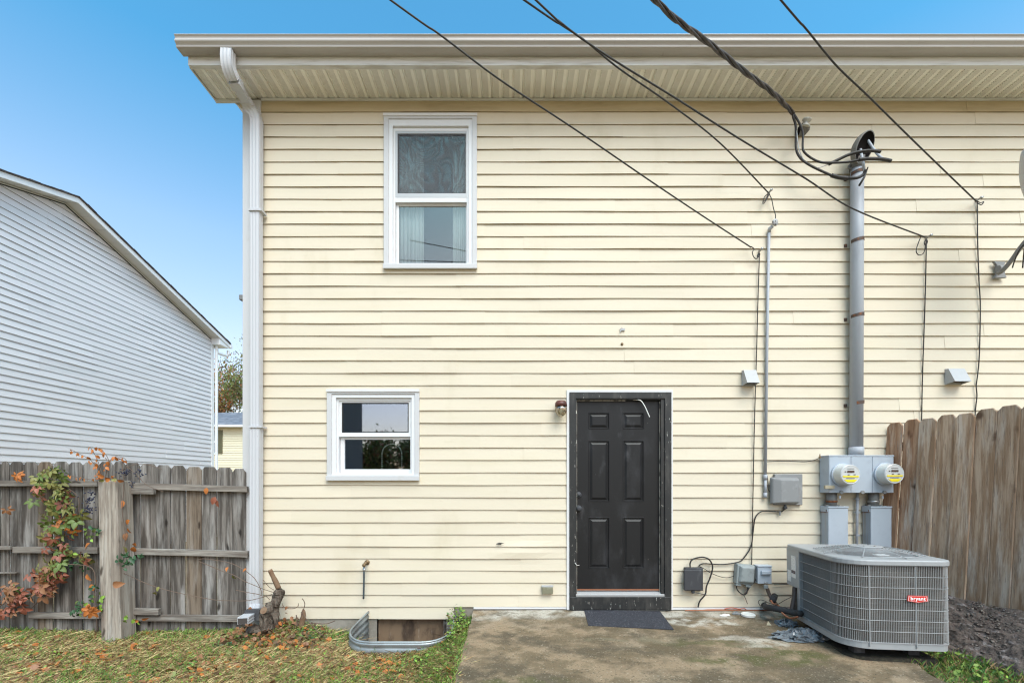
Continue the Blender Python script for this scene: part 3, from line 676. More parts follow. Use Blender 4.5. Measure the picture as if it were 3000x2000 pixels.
mb = MB(); mb.add([(X(1684), -.035, Z(1738)), (X(1944), -.035, Z(1738)), (X(1944), .06, Z(1727)), (X(1684), .06, Z(1727)), (X(1684), -.035, Z(1744)), (X(1944), -.035, Z(1744)), (X(1944), .06, Z(1744)), (X(1684), .06, Z(1744))], [(0, 1, 2, 3), (5, 4, 7, 6), (4, 5, 1, 0), (5, 6, 2, 1), (6, 7, 3, 2), (7, 4, 0, 3)])
mb.build('threshold', 'alu', dr, bev=.002)
MB().box(X(1667.5), X(1962), -.046, .02, Z(1782), Z(1744.5)).build('kick_board', 'black_trim', dr, bev=.006)
MB().box(X(1688), X(1934), .001, .01, Z(1728.5), Z(1724.5)).build('door_sweep', 'copper', dr)
# slab with six raised panels: a grid of cells, panels stepped
pan = []
for (a, b_) in ((297, 403), (470, 577)):
    for (c, d) in ((216, 300), (356, 663), (741, 998)): pan.append((1550 + a / 1.704, 1550 + b_ / 1.704, 1080 + c / 1.704, 1080 + d / 1.704))
yd = .018
sx = sorted(set([1690, 1932] + [v for p in pan for v in p[:2]])); sz = sorted(set([1173, 1725] + [v for p in pan for v in p[2:]]))
mb = MB()
for a, b_ in zip(sx, sx[1:]):
    for c, d in zip(sz, sz[1:]):
        if any(p[0] < (a + b_) / 2 < p[1] and p[2] < (c + d) / 2 < p[3] for p in pan): continue
        mb.add([(X(a), yd, Z(d)), (X(b_), yd, Z(d)), (X(b_), yd, Z(c)), (X(a), yd, Z(c))], [(0, 1, 2, 3)])
mb.add([(X(1690), yd, Z(1725)), (X(1932), yd, Z(1725)), (X(1932), yd, Z(1173)), (X(1690), yd, Z(1173)), (X(1690), yd + .044, Z(1725)), (X(1932), yd + .044, Z(1725)), (X(1932), yd + .044, Z(1173)), (X(1690), yd + .044, Z(1173))],
       [(1, 0, 4, 5), (2, 1, 5, 6), (3, 2, 6, 7), (0, 3, 7, 4), (5, 4, 7, 6)])
door = mb.build('door', 'black', dr)
for p in pan:
    x0, x1, z1, z0 = X(p[0]), X(p[1]), Z(p[2]), Z(p[3]); mb = MB()
    def lv(i, y): return [(x0 + i, y, z0 + i), (x1 - i, y, z0 + i), (x1 - i, y, z1 - i), (x0 + i, y, z1 - i)]
    seq = [lv(0, yd), lv(.003, yd - .003), lv(.008, yd - .003), lv(.014, yd + .012), lv(.022, yd + .012), lv(.045, yd + .001)]
    for s_ in seq: mb.v += s_
    for i in range(len(seq) - 1):
        for j in range(4): mb.f.append((i * 4 + j, i * 4 + (j + 1) % 4, i * 4 + 4 + (j + 1) % 4, i * 4 + 4 + j)); mb.m.append(0)
    e = (len(seq) - 1) * 4; mb.f.append((e, e + 1, e + 2, e + 3)); mb.m.append(0)
    mb.build('door_panel', 'black', dr)
def lathe(prof, c, axis='-y', n=24, mb=None, mi=0):   # prof = [(r, along)], axis direction
    mb = mb or MB(); b = len(mb.v); ax = {'-y': Vector((0, -1, 0)), 'z': Vector((0, 0, 1)), '-z': Vector((0, 0, -1))}[axis] if isinstance(axis, str) else Vector(axis)
    ax = ax.normalized(); s1 = ax.cross(Vector((0, 0, 1)) if abs(ax.z) < .9 else Vector((1, 0, 0))).normalized(); s2 = ax.cross(s1)
    for r, t in prof: mb.v += [tuple(Vector(c) + ax * t + (s1 * math.cos(2 * math.pi * j / n) + s2 * math.sin(2 * math.pi * j / n)) * r) for j in range(n)]
    k = len(prof)
    for i in range(k - 1):
        for j in range(n): mb.f.append((b + i * n + j, b + i * n + (j + 1) % n, b + (i + 1) * n + (j + 1) % n, b + (i + 1) * n + j)); mb.m.append(mi)
    mb.f += [tuple(b + j for j in range(n))[::-1], tuple(b + (k - 1) * n + j for j in range(n))]; mb.m += [mi, mi]
    return mb
kn = P(1695, 1488, CD + .016)
lathe([(.034, 0), (.034, .006), (.026, .012), (.012, .016), (.012, .032), (.024, .038), (.029, .052), (.026, .062), (.012, .066)], kn).build('door_knob', 'boxblk', dr, smooth=True)
lathe([(.032, 0), (.032, .010), (.026, .016), (.016, .018), (.015, .022)], P(1695, 1448.5, CD + .016)).build('deadbolt', 'boxblk', dr, smooth=True)
mb = MB(); mb.tube(smoothpts([P(1855, 1171, 4.89), P(1875, 1172, 4.87), P(1887, 1186, 4.86), P(1896, 1205, 4.86), P(1903, 1221, 4.865)], 5), .0055, 6); mb.build('loose_strip', 'pvcw', dr)
mb = MB(); mb.tube([P(1684, 1647, 4.85), P(1689, 1654, 4.85), P(1697, 1655, 4.86)], .003, 5); mb.build('hanging_thread', 'pvcw', dr)

# ---- small wall fixtures
def wallpt(px, py, off=.02): return P(px, py, CD - off)
lamp = empty('wall_lamp', wallpt(1645, 1195), 'round jar wall lamp with rusty brown cap left of the black door', 'wall lamp')
lathe([(.05, 0), (.05, .014), (.03, .02), (.03, .05)], P(1641, 1190, 4.885)).build('mount', 'lampcap', lamp, smooth=True)
c = P(1643.5, 1190, 4.79)
lathe([(.012, -.062), (.045, -.058), (.062, -.035), (.064, .0)], c, '-z', 28).build('cap', 'lampcap', lamp, smooth=True)
lathe([(.058, .002), (.062, .02), (.060, .05), (.045, .085), (.022, .105), (.008, .108)], c, '-z', 28).build('glass_jar', 'jar', lamp, smooth=True)
lathe([(.008, 0), (.020, .03), (.018, .06), (.004, .075)], c, '-z', 16).build('bulb', 'pvcw', lamp, smooth=True)

def hood(px0, px1, py0, py1, label):
    x0, x1, z1, z0 = X(px0), X(px1), Z(py0), Z(py1); o = empty('wall_vent', ((x0 + x1) / 2, -.02, (z0 + z1) / 2), label, 'vent', 'hooded vents on the cream siding')
    cx = (x0 + x1) / 2
    MB().box(x0 - .002, x1 + .002, -.030, -.014, z0 - .003, z1 + .004).build('back_plate', 'ventp', o, bev=.002)
    d = .10
    mb = MB(); mb.add([(x0, -.03, z1), (x1, -.03, z1), (x1, -.055, z1), (x0, -.055, z1), (x0, -.03, z0), (x1, -.03, z0), (x1, -.03 - d, z0 + .012), (x0, -.03 - d, z0 + .012)],
                      [(0, 1, 2, 3)[::-1], (3, 2, 6, 7)[::-1], (0, 3, 7, 4)[::-1], (1, 5, 6, 2)[::-1]])
    h = mb.build('hood', 'ventp', o); q = h.modifiers.new('s', 'SOLIDIFY'); q.thickness = .003; q.offset = -1
    mb = MB(); mb.add([(x0 + .01, -.034, z0 + .02), (x1 - .01, -.034, z0 + .02), (x1 - .01, -.10, z0 + .03), (x0 + .01, -.10, z0 + .03)], [(0, 1, 2, 3)]); mb.build('louver', 'ventdark', o)
hood(2171, 2207, 1087, 1131, 'grey hooded vent beside the thin grey conduit'); hood(2764, 2811, 1083, 1127, 'grey hooded vent above the fence on the right')
o = empty('low_vent', wallpt(1602, 1724), 'small boxy grey vent low on the siding left of the door', 'vent')
x0, x1, z0, z1 = X(1587), X(1619), Z(1735), Z(1713)
MB().box(x0 - .004, x1 + .004, -.045, -.016, z1 - .012, z1 + .004).build('lip', 'ventp', o, bev=.003)
MB().box(x0, x1, -.058, -.016, z0, z1 - .012).build('cover', mat('cloudy vent cover', (.20, .19, .13), .3, layers=[('noise', (.34, .32, .24), u(20), .5, .7, .7)]), o, bev=.004)
mb = lathe([(.014, 0), (.014, .012), (.006, .014)], P(1822, 1008, 4.885)); tag(mb.build('screw_cap', 'brass', smooth=True), 'dark round stud on the siding above the door', 'stud')
mb = MB(); mb.box(X(1815), X(1829), -.03, -.017, Z(971), Z(964)); mb.tube([P(1822, 958, 4.87), P(1822, 966, 4.87), P(1816, 972, 4.86)], .004, 6); tag(mb.build('wall_hook', 'ventp', bev=.001), 'small pale hook on the siding high above the door', 'hook')
# torn hole in the siding
mb = MB(); mb.add([P(1453, 1592, 4.858), P(1462, 1588.5, 4.858), P(1478, 1590, 4.858), P(1470, 1592, 4.858), P(1468, 1594.5, 4.858), P(1455, 1594, 4.858)], [tuple(range(6))]); hl = mb.build('siding_tear', 'ventdark', house)
q = hl.modifiers.new('s', 'SOLIDIFY'); q.thickness = .002
# spigot
o = empty('hose_spigot', wallpt(1070, 1650), 'old brass hose spigot with a cut piece of hose hanging down', 'spigot')
lathe([(.026, 0), (.026, .008), (.012, .01), (.011, .06), (.016, .065), (.016, .075)], P(1076, 1646, 4.885)).build('pipe', 'brass', o, smooth=True)
c = P(1067, 1654, 4.80)
lathe([(.017, -.01), (.019, 0), (.017, .02), (.008, .022)], c).build('valve', 'brass', o, smooth=True)
lathe([(.010, -.01), (.012, .03), (.016, .032), (.016, .055), (.011, .06)], P(1067, 1656, 4.815), '-z').build('coupling', 'metal', o, smooth=True)
mb = MB(); mb.tube(smoothpts([P(1066.5, 1672, 4.815), P(1066, 1710, 4.82), P(1065, 1753, 4.83)], 4), .0095, 10); mb.build('hose', 'hose', o, smooth=True)
# security light on the gable side
o = empty('flood_lamp', (HX - .04, .30, Z(875, 5.2)), 'small grey flood lamp sticking out past the left house corner', 'lamp')
p = P(713, 874, 5.2); MB().box(p.x - .03, p.x + .035, .26, .34, p.z - .03, p.z + .03).build('housing', 'boxgrey', o, bev=.008)
MB().tube([(p.x + .02, .30, p.z - .02), (HX + .0, .30, p.z - .05)], .012, 8).build('arm', 'boxgrey', o)

# ---- thin conduit with small weatherhead
th = empty('thin_conduit', wallpt(2250, 1000), 'slender grey conduit running up the siding from the grey telephone box', 'conduit')
mb = MB(); mb.tube([P(2253, 676, 4.86), P(2247, 1000, 4.86), P(2242, 1392, 4.86)], .0145, 12); mb.build('pipe', 'conduit', th, smooth=True)
mb = MB(); mb.tube([P(2242, 1390, 4.86), P(2242, 1404, 4.86)], .021, 12); mb.tube([P(2242, 1404, 4.86), P(2242, 1444, 4.86)], .0145, 12); mb.tube([P(2242, 1443, 4.86), P(2241.5, 1457, 4.86)], .019, 12); mb.build('fitting', 'conduit', th, smooth=True)
mb = MB(); mb.tube([P(2253, 680, 4.86), P(2255, 670, 4.85), P(2264, 662, 4.83)], .019, 10); mb.build('neck', 'ventp', th, smooth=True)
mb = lathe([(.010, 0), (.034, .004), (.036, .018), (.030, .024)], P(2268, 653, 4.82), Vector((.35, -1, -.2))); mb.build('head', 'ventp', th, smooth=True)
mb = MB()
for a, b_ in ((-4, -5), (3, -7), (4, 2)): mb.tube([P(2268 + a, 655 + b_, 4.796), P(2268.4 + a, 655.3 + b_, 4.790)], .006, 8)
mb.build('wire_hole', 'ventdark', th)
# ---- main mast
ms = empty('service_mast', wallpt(2510, 900), 'thick grey electrical conduit rising from the twin meter box to a weatherhead', 'mast')
MX = 2510.5; Dm = 4.81
mb = MB(); mb.tube([P(MX + .5, 484, Dm), P(MX, 700, Dm), P(MX - 2, 1310, Dm)], .0605, 28); mb.build('pipe', 'conduit', ms, smooth=True)
mb = MB(); mb.tube([P(MX - 2, 1309, Dm), P(MX - 2, 1334, Dm)], .068, 28); mb.build('base_coupling', 'conduit', ms, smooth=True)
for py in (706, 925, 1180, 508):
    mb = MB(); pts = []
    for i in range(17):
        a = R(180 + 180 * i / 16); pts.append(P(MX, py - 3 * math.cos(a), Dm) + Vector((.064 * math.cos(a), .064 * math.sin(a), .0)))
    b0 = [tuple(p + Vector((0, 0, -.017))) for p in pts]; b1 = [tuple(p + Vector((0, 0, .017))) for p in pts]; n = len(pts)
    mb.v = b0 + b1; mb.f = [(i, i + 1, n + i + 1, n + i) for i in range(n - 1)]; mb.m = [0] * (n - 1)
    mb.box(X(MX, Dm) + .058, X(MX, Dm) + .085, -.05, -.015, Z(py - 5, Dm), Z(py + 4, Dm)); mb.box(X(MX, Dm) - .085, X(MX, Dm) - .058, -.03, -.015, Z(py + 9, Dm), Z(py, Dm))
    s_ = mb.build('strap', 'strap', ms); q = s_.modifiers.new('s', 'SOLIDIFY'); q.thickness = .003
# weatherhead dome: oval cap tilted over the pipe, open towards the lower right
hc = P(2531, 432, 4.72); ax = Vector((.38, -.80, -.35)).normalized(); lng = Vector((.36, 0, 1)).normalized(); lng = (lng - ax * lng.dot(ax)).normalized(); sh = ax.cross(lng)
def oval(t, a, b_, n=28, dz=0): return [hc + ax * t + lng * (a * math.cos(2 * math.pi * i / n)) + sh * (b_ * math.sin(2 * math.pi * i / n)) for i in range(n)]
mb = MB(); lays = [oval(-.085, .04, .03), oval(-.08, .09, .075), oval(-.05, .135, .108), oval(0, .155, .126), oval(.012, .155, .126), oval(.012, .144, .116), oval(-.004, .141, .112)]
for l_ in lays: mb.v += [tuple(p) for p in l_]
n = 28
for i in range(len(lays) - 1):
    for j in range(n): mb.f.append((i * n + j, i * n + (j + 1) % n, (i + 1) * n + (j + 1) % n, (i + 1) * n + j)); mb.m.append(1 if i == 5 else 0)
mb.f += [tuple(range(n))[::-1], tuple((len(lays) - 1) * n + j for j in range(n))]; mb.m += [0, 1]
mb.build('weatherhead', ['headgrey', 'headdark'], ms, smooth=True)
mb = MB(); mb.tube([P(MX, 496, Dm), P(MX + 1, 478, Dm), P(2516, 455, 4.77)], [.068, .066, .055], 20); mb.build('collar', 'headgrey', ms, smooth=True)
mb = lathe([(.026, -.006), (.026, .006), (.012, .0061), (.012, -.0061)], P(2491, 489, 4.80)); mb.build('bolt_ear', 'headgrey', ms)
mb = MB()
mb.tube(smoothpts([P(2543, 412, 4.72), P(2562, 440, 4.66), P(2583, 463, 4.6), P(2606, 470, 4.58)], 5), .0125, 10)
mb.tube(smoothpts([P(2521, 438, 4.70), P(2527, 470, 4.64), P(2533, 505, 4.66), P(2529, 512, 4.67)], 5), .0125, 10)
mb.build('lead_wire', 'conduit', ms, smooth=True)
# insulator
ins = empty('cable_insulator', wallpt(2356, 372), 'grey porcelain spool insulator on a bracket high under the eave', 'insulator')
MB().prism([P(2334, 397, 4.86), P(2337, 375, 4.86), P(2352, 360, 4.86), P(2362, 372, 4.86), P(2350, 398, 4.86)], (0, -.02, 0)).build('bracket', 'headdark', ins, bev=.003)
mb = MB(); mb.prism([P(2340, 398, 4.84), P(2352, 368, 4.74), P(2374, 366, 4.74), P(2372, 381, 4.76), P(2356, 399, 4.84)], (0, .008, 0)); mb.build('clevis', 'headgrey', ins)
d = (P(2363, 348, 4.75) - P(2362, 366, 4.75)); ad = Vector((.12, -.15, .6)).normalized()
lathe([(.020, -.040), (.044, -.036), (.046, -.026), (.028, -.010), (.024, 0), (.028, .010), (.046, .026), (.044, .036), (.020, .040)], P(2361, 361, 4.75), ad, 24).build('spool', 'porcelain', ins, smooth=True)

# ---- overhead lines
def line3(pts, D0, D1, n=8, ext=2.2):
    """image polyline from near (D0) to the wall (D1): depth runs straight in 3D"""
    L_ = [0]
    for a, b_ in zip(pts, pts[1:]): L_.append(L_[-1] + math.hypot(b_[0] - a[0], b_[1] - a[1]))
    T = L_[-1]; out = []
    for (px, py), l_ in zip(pts, L_):
        t = l_ / T; D = 1 / ((1 - t) / D0 + t / D1); out.append(P(px, py, D))
    d0 = (out[0] - out[1]).normalized(); out = [out[0] + d0 * ext + Vector((0, 0, .03 * ext))] + out
    return smoothpts(out, n)
s = 3000 / 2352
def ovh(pts, D0, r, label, D1=4.85, name='overhead_wire', m_='cable', parent=None):
    mb = MB(); mb.tube(line3([(a * s, b_ * s) for a, b_ in pts], D0, D1), r, 7); o = mb.build(name, m_, parent, smooth=True)
    if label: tag(o, label, 'cable', 'overhead wires crossing in front of the eave')
    return o
ovh([(896, 0), (1010, 80), (1150, 185), (1320, 297), (1500, 420), (1620, 500), (1725, 568)], 3.1, .0065, 'lowest thin overhead wire, ending left of the slender conduit')
ovh([(1203, 0), (1290, 58), (1345, 95), (1422, 158), (1540, 240), (1655, 330), (1765, 443)], 3.1, .0065, 'thin overhead wire ending at the small weatherhead of the slender conduit')
ovh([(1230, 0), (1285, 50), (1340, 92), (1420, 145), (1550, 225), (1700, 320), (1850, 410), (1960, 480), (2125, 545)], 3.1, .0068, 'thin overhead wire that crosses in front of the thick mast')
ovh([(1793, 0), (1850, 65), (1920, 150), (1995, 222), (2110, 335), (2243, 463)], 3.3, .0068, 'rightmost overhead wire, above the satellite dish')
# twisted service drop
base = line3([(a * s, b_ * s) for a, b_ in [(1505, 0), (1565, 55), (1630, 100), (1690, 150), (1745, 190), (1790, 228), (1822, 260)]], 3.4, 4.72, 10)
sd_ = empty('service_drop_cable', base[-1], 'thick twisted black service cable coming down from the sky to the insulator', 'cable')
for q_ in range(3):
    pts = []; acc = 0
    for i, p in enumerate(base):
        if i: acc += (p - base[i - 1]).length
        a = acc * 9 + q_ * 2.094; t = (base[min(i + 1, len(base) - 1)] - base[max(i - 1, 0)]).normalized(); s1 = t.cross(Vector((0, 0, 1))).normalized(); s2 = t.cross(s1)
        pts.append(p + (s1 * math.cos(a) + s2 * math.sin(a)) * .0125)
    MB().tube(pts, .0115 if q_ < 2 else .008, 8).build('strand', 'cablegrey', sd_, smooth=True)
def c1(x, y, D): return P(2280 + x / 5.6, 320 + y / 5.6, D)   # points read off an enlarged crop
mb = MB(); mb.tube(smoothpts([base[-1], c1(245, 130, 4.72), c1(285, 260, 4.73), c1(290, 450, 4.74), c1(295, 660, 4.74), c1(370, 810, 4.73), c1(520, 920, 4.70), c1(700, 1010, 4.68), c1(880, 1090, 4.66)], 5), .0115, 9)
mb.tube(smoothpts([c1(870, 1085, 4.66), c1(1000, 1120, 4.65), c1(1150, 1135, 4.63)], 4), .019, 9); mb.tube(smoothpts([c1(1150, 1135, 4.63), c1(1290, 1125, 4.60), c1(1390, 1080, 4.62), c1(1430, 1010, 4.64)], 4), .015, 9)
mb.tube([c1(1470, 955, 4.62), c1(1410, 1120, 4.60), c1(1330, 1250, 4.60)], [.008, .012, .013], 4); mb.build('lower_lead', 'cable', sd_, smooth=True)
mb = MB(); mb.tube(smoothpts([base[-1], c1(300, 150, 4.71), c1(360, 260, 4.71), c1(405, 400, 4.71), c1(400, 600, 4.71), c1(425, 700, 4.70), c1(540, 800, 4.69), c1(700, 870, 4.67), c1(900, 880, 4.64), c1(1150, 865, 4.60), c1(1330, 830, 4.57)], 5), .0105, 9)
mb.tube(smoothpts([c1(1320, 830, 4.57), c1(1450, 815, 4.56), c1(1700, 820, 4.56), c1(1850, 850, 4.56)], 4), .0165, 9); mb.build('middle_lead', 'cable', sd_, smooth=True)
mb = MB(); mb.tube(smoothpts([c1(830, 905, 4.66), c1(980, 830, 4.64), c1(1150, 750, 4.61), c1(1330, 700, 4.58), c1(1520, 680, 4.56), c1(1680, 700, 4.55)], 5), .0145, 9); mb.build('upper_lead', 'cable', sd_, smooth=True)
mb = MB(); mb.tube(smoothpts([c1(300, 330, 4.73), c1(330, 600, 4.73), c1(400, 800, 4.72), c1(560, 950, 4.70), c1(700, 950, 4.68), c1(830, 900, 4.66)], 5), .004, 6); mb.build('bare_neutral', 'metal', sd_, smooth=True)
# wire clamps and drops down the wall
def drop(pts, r, label, off=.03, name='wall_cable', grp='thin cables running down the siding'):
    mb = MB(); mb.tube(smoothpts([P(a, b_, CD - off) for a, b_ in pts], 5), r, 7); return tag(mb.build(name, 'cable', smooth=True), label, 'cable', grp)
def clampset(px, py, loops, label):
    o = empty('wire_clamp', P(px, py, 4.85), label, 'clamp', 'clamps holding the overhead wires')
    lathe([(.010, 0), (.012, .01), (.008, .05), (.014, .055), (.012, .066)], P(px, py, 4.885)).build('screw_hook', 'metal', o, smooth=True)
    for l_ in loops:
        mb = MB(); mb.tube(smoothpts([P(px + a, py + b_, 4.83) for a, b_ in l_], 4), .0045, 6); mb.build('wire_loop', 'cable', o, smooth=True)
clampset(2224, 736, [[(-24, -14), (-14, -6), (-20, 2), (-16, 16), (-8, 22), (-2, 12), (0, 2)], [(0, 4), (-5, 12), (-3, 18), (2, 10), (0, 4)]], 'metal clamp where the lowest overhead wire meets the siding')
clampset(2251, 566, [[(0, 2), (-12, 12), (-16, 30), (-10, 26), (0, 8), (4, 0)], [(0, 2), (-8, 20), (-14, 24)]], 'knotted wire clamp above the small weatherhead')
clampset(2714, 697, [[(-16, -4), (-24, 16), (-30, 38), (-22, 50), (-8, 44), (-2, 20), (0, 4)], [(0, 2), (-6, 14), (-2, 22), (3, 12), (0, 2)]], 'wire clamp with a hanging loop right of the thick mast')
clampset(2860, 588, [[(0, 0), (12, 6), (22, 3), (16, 12), (8, 10)], [(2, 6), (14, 12), (20, 6)]], 'wire clamp at the end of the rightmost overhead wire')
drop([(2225, 745), (2220, 900), (2216, 1050), (2210, 1250), (2206, 1450), (2204, 1560), (2202, 1655)], .005, 'thin black cable down to the tilted grey box', .035)
drop([(2254, 570), (2261, 585), (2266, 610), (2272, 632), (2270, 650)], .0045, 'short black lead curling into the small weatherhead', .05)
drop([(2714, 702), (2711, 850), (2706, 1000), (2702, 1120), (2699, 1300)], .0055, 'thin black cable running down behind the right fence, nearest the mast', .03)
drop([(2863, 592), (2864, 700), (2868, 820), (2872, 900), (2869, 1040), (2864, 1098), (2860, 1130), (2862, 1160), (2857, 1210), (2855, 1300)], .0055, 'wavy black cable running down behind the right fence, farthest right', .03)
drop([(2302, 1487), (2292, 1496), (2285, 1498), (2245, 1496), (2226, 1500), (2212, 1518), (2206, 1560), (2200, 1600), (2180, 1632), (2164, 1645), (2120, 1652), (2085, 1651), (2060, 1650), (2048, 1655)], .0065, 'black cable from the telephone box to the faded black box', .035)
drop([(2022, 1660), (2022, 1648), (2030, 1637), (2055, 1631), (2075, 1636), (2086, 1652), (2087, 1668), (2080, 1692), (2070, 1716), (2066, 1740), (2050, 1760), (2045, 1778)], .008, 'thick black cable looping over the faded black box', .07)
drop([(2046, 1657), (2062, 1664), (2082, 1677), (2110, 1688), (2132, 1691), (2150, 1686)], .0035, 'thin drooping wire between the black box and the tilted grey box', .04)
drop([(2156, 1712), (2160, 1726), (2170, 1737), (2180, 1741), (2188, 1735), (2190, 1722), (2200, 1712), (2212, 1700), (2216, 1692)], .006, 'small tangle of black wires below the tilted grey box', .06)
drop([(2180, 1741), (2186, 1735), (2196, 1718), (2206, 1708), (2212, 1702)], .008, 'taped black wire stub between the two small grey boxes', .08)
drop([(2178, 1740), (2184, 1752), (2190, 1768)], .003, 'hair thin wire hanging from the tangle to the patio', .04)
drop([(2248, 1352), (2265, 1351), (2300, 1350), (2330, 1351), (2360, 1352), (2385, 1347), (2400, 1341)], .0035, 'thin wire from the slender conduit to the twin meter box', .03)
drop([(2248, 1392), (2250, 1420), (2252, 1436), (2262, 1443)], .004, 'short wire curving into the left side of the telephone box', .05)
drop([(2268, 1712), (2300, 1711), (2320, 1708), (2350, 1702)], .003, 'faint thin wire on the siding behind the condenser', .025)

# ---- boxes
def rbox(name, mat_, parent, x0, x1, y0, y1, z0, z1, bev=.008): return MB().box(x0, x1, y0, y1, z0, z1).build(name, mat_, parent, bev=bev)
nid = empty('telephone_box', wallpt(2303, 1432), 'rounded grey plastic telephone box on the siding left of the meters', 'utility box')
D1_ = 4.78
rbox('back_plate', 'boxgrey', nid, X(2262), X(2343), -.05, -.015, Z(1478), Z(1388), .006)
x0, x1, z0, z1 = X(2262, 4.80), X(2347, 4.78), Z(1477, 4.78), Z(1396, 4.78)
mb = MB(); mb.add([(x0, -.05, z0), (x1, -.05, z0), (x1, -.05, z1), (x0, -.05, z1), (x0 + .012, -.09, z0 + .01), (x1 - .005, -.09, z0 + .01), (x1 - .005, -.09, z1 - .014), (x0 + .012, -.09, z1 - .014),
                   (x0 + .085, -.125, z0 + .02), (x1 - .02, -.125, z0 + .02), (x1 - .02, -.125, z1 - .03), (x0 + .085, -.125, z1 - .03)],
                  [(3, 2, 1, 0), (0, 1, 5, 4), (1, 2, 6, 5), (2, 3, 7, 6), (3, 0, 4, 7), (4, 5, 9, 8), (5, 6, 10, 9), (6, 7, 11, 10), (7, 4, 8, 11), (8, 9, 10, 11)])
mb.build('cover', 'boxgrey', nid, bev=.012)
mb = MB(); mb.tube([P(2300, 1478, 4.83), P(2300, 1490, 4.83)], .014, 10); mb.tube([P(2303, 1484, 4.84), P(2297, 1488, 4.84)], .02, 8); mb.build('cable_gland', 'boxblk', nid)
mb = MB(); mb.tube([P(2285, 1497, 4.86), P(2285, 1509, 4.86)], .010, 8); mb.build('ground_clip', 'boxgrey', nid)

bb = empty('black_utility_box', wallpt(2033, 1694), 'faded black plastic box low on the siding right of the door', 'utility box')
rbox('body', 'boxblk', bb, X(2007, 4.84), X(2059, 4.84), -.07, -.016, Z(1729, 4.84), Z(1662, 4.84), .005)
rbox('cover', 'boxblk', bb, X(2005, 4.80), X(2056, 4.80), -.10, -.07, Z(1729, 4.8), Z(1668, 4.8), .008)
mb = MB(); mb.tube([P(2030, 1729, 4.82), P(2031, 1736, 4.82)], .018, 10); mb.tube([P(2038, 1735, 4.8), P(2052, 1738, 4.8), P(2070, 1741, 4.81)], .004, 6); mb.build('bottom_screw', 'boxblk', bb)
gbx = empty('tilted_utility_box', P(2178, 1680, 4.86), 'tilted green grey plastic box with rounded cover near the condenser', 'utility box', rot=(0, R(5), 0))
MB().box(-.095, .090, -.055, .03, -.105, .105).build('body', 'boxgrey2', gbx, bev=.012, raw=True)
mb = MB(); mb.add([(-.08, -.055, -.09), (.085, -.055, -.09), (.085, -.055, .10), (-.08, -.055, .10), (-.06, -.085, -.07), (.07, -.085, -.07), (.07, -.085, .08), (-.06, -.085, .08)], [(0, 1, 5, 4), (1, 2, 6, 5), (2, 3, 7, 6), (3, 0, 4, 7), (4, 5, 6, 7), (3, 2, 1, 0)])
mb.build('cover', 'boxgrey2', gbx, bev=.01, raw=True)
MB().box(-.09, -.035, -.05, .0, -.125, -.105).box(.015, .07, -.05, .0, -.13, -.105).build('cable_port', 'boxgrey2', gbx, bev=.005, raw=True)
sw = empty('disconnect_box', wallpt(2238, 1682), 'small grey disconnect box with padlock beside the condenser', 'utility box')
x0, x1, z0, z1 = X(2220, 4.80), X(2261, 4.80), Z(1709, 4.8), Z(1657, 4.8)
rbox('body', 'meterbox', sw, x0, x1, -.10, -.016, z0, z1, .004)
MB().box(x0 - .003, x1 + .003, -.106, -.016, z1 - .012, z1 + .004).build('lid', 'meterbox', sw, bev=.003)
MB().box(x0 + .03, x1 - .015, -.125, -.10, z1 - .09, z1 - .045).build('handle', 'meterbox', sw, bev=.01)
mb = MB(); mb.tube(smoothpts([P(2242, 1713, 4.78), P(2241, 1705, 4.78), P(2247, 1704, 4.78), P(2248, 1713, 4.78)], 4), .004, 6); mb.build('shackle', 'metal', sw)
pq = P(2244, 1718, 4.78); MB().box(pq.x - .022, pq.x + .022, pq.y - .01, pq.y + .01, pq.z - .018, pq.z + .018).build('padlock', 'boxgrey2', sw, bev=.004)

mt = empty('twin_meter_box', wallpt(2508, 1390), 'blue grey steel enclosure holding two electric meters', 'meter box')
x0 = X(2428, 4.74); x1 = X(2617, 4.74); z1, z0 = Z(1336.5, 4.74), Z(1443, 4.74); yf = -.16
rbox('enclosure', 'meterbox', mt, x0, x1, yf, -.018, z0, z1, .003)
MB().box(x0 - .004, x1 + .004, yf - .008, -.018, z1, z1 + .014).build('top_flange', 'meterbox', mt, bev=.002)
s1_, s2_ = X(2492, 4.74), X(2554.5, 4.74)
for a, b_ in ((x0 + .002, s1_ - .002), (s1_ + .002, s2_ - .002), (s2_ + .002, x1 - .002)): MB().box(a, b_, yf - .006, yf - .001, z0 + .002, z1 - .004).build('cover_panel', 'meterbox', mt, bev=.002)
for px in (2464, 2526, 2590):
    mb = MB(); p = P(px, 1441, 4.73); lathe([(.018, 0), (.018, .012)], p + Vector((0, .0, 0)), '-y', 14, mb); mb.build('latch', 'boxgrey', mt)
for px, mm in ((2461, 'meterbox'), (2586, 'meterbox')):
    p = P(px, 1455, 4.74); MB().box(p.x - .009, p.x + .009, p.y - .004, p.y + .004, p.z - .018, p.z + .012).build('hanging_tag', 'conduit', mt, bev=.002)
p = P(2426, 1426, 4.73); MB().box(p.x - .05, p.x + .05, p.y - .03, p.y - .004, p.z - .018, p.z + .018).build('barrel_lock', mat('aged beige latch', (.36, .31, .22), .5), mt, bev=.004)
mb = lathe([(.012, 0), (.012, .02), (.005, .022), (.005, .045)], P(2402, 1342, 4.82), 'z', 10); mb.build('ground_lug', 'brass', mt)
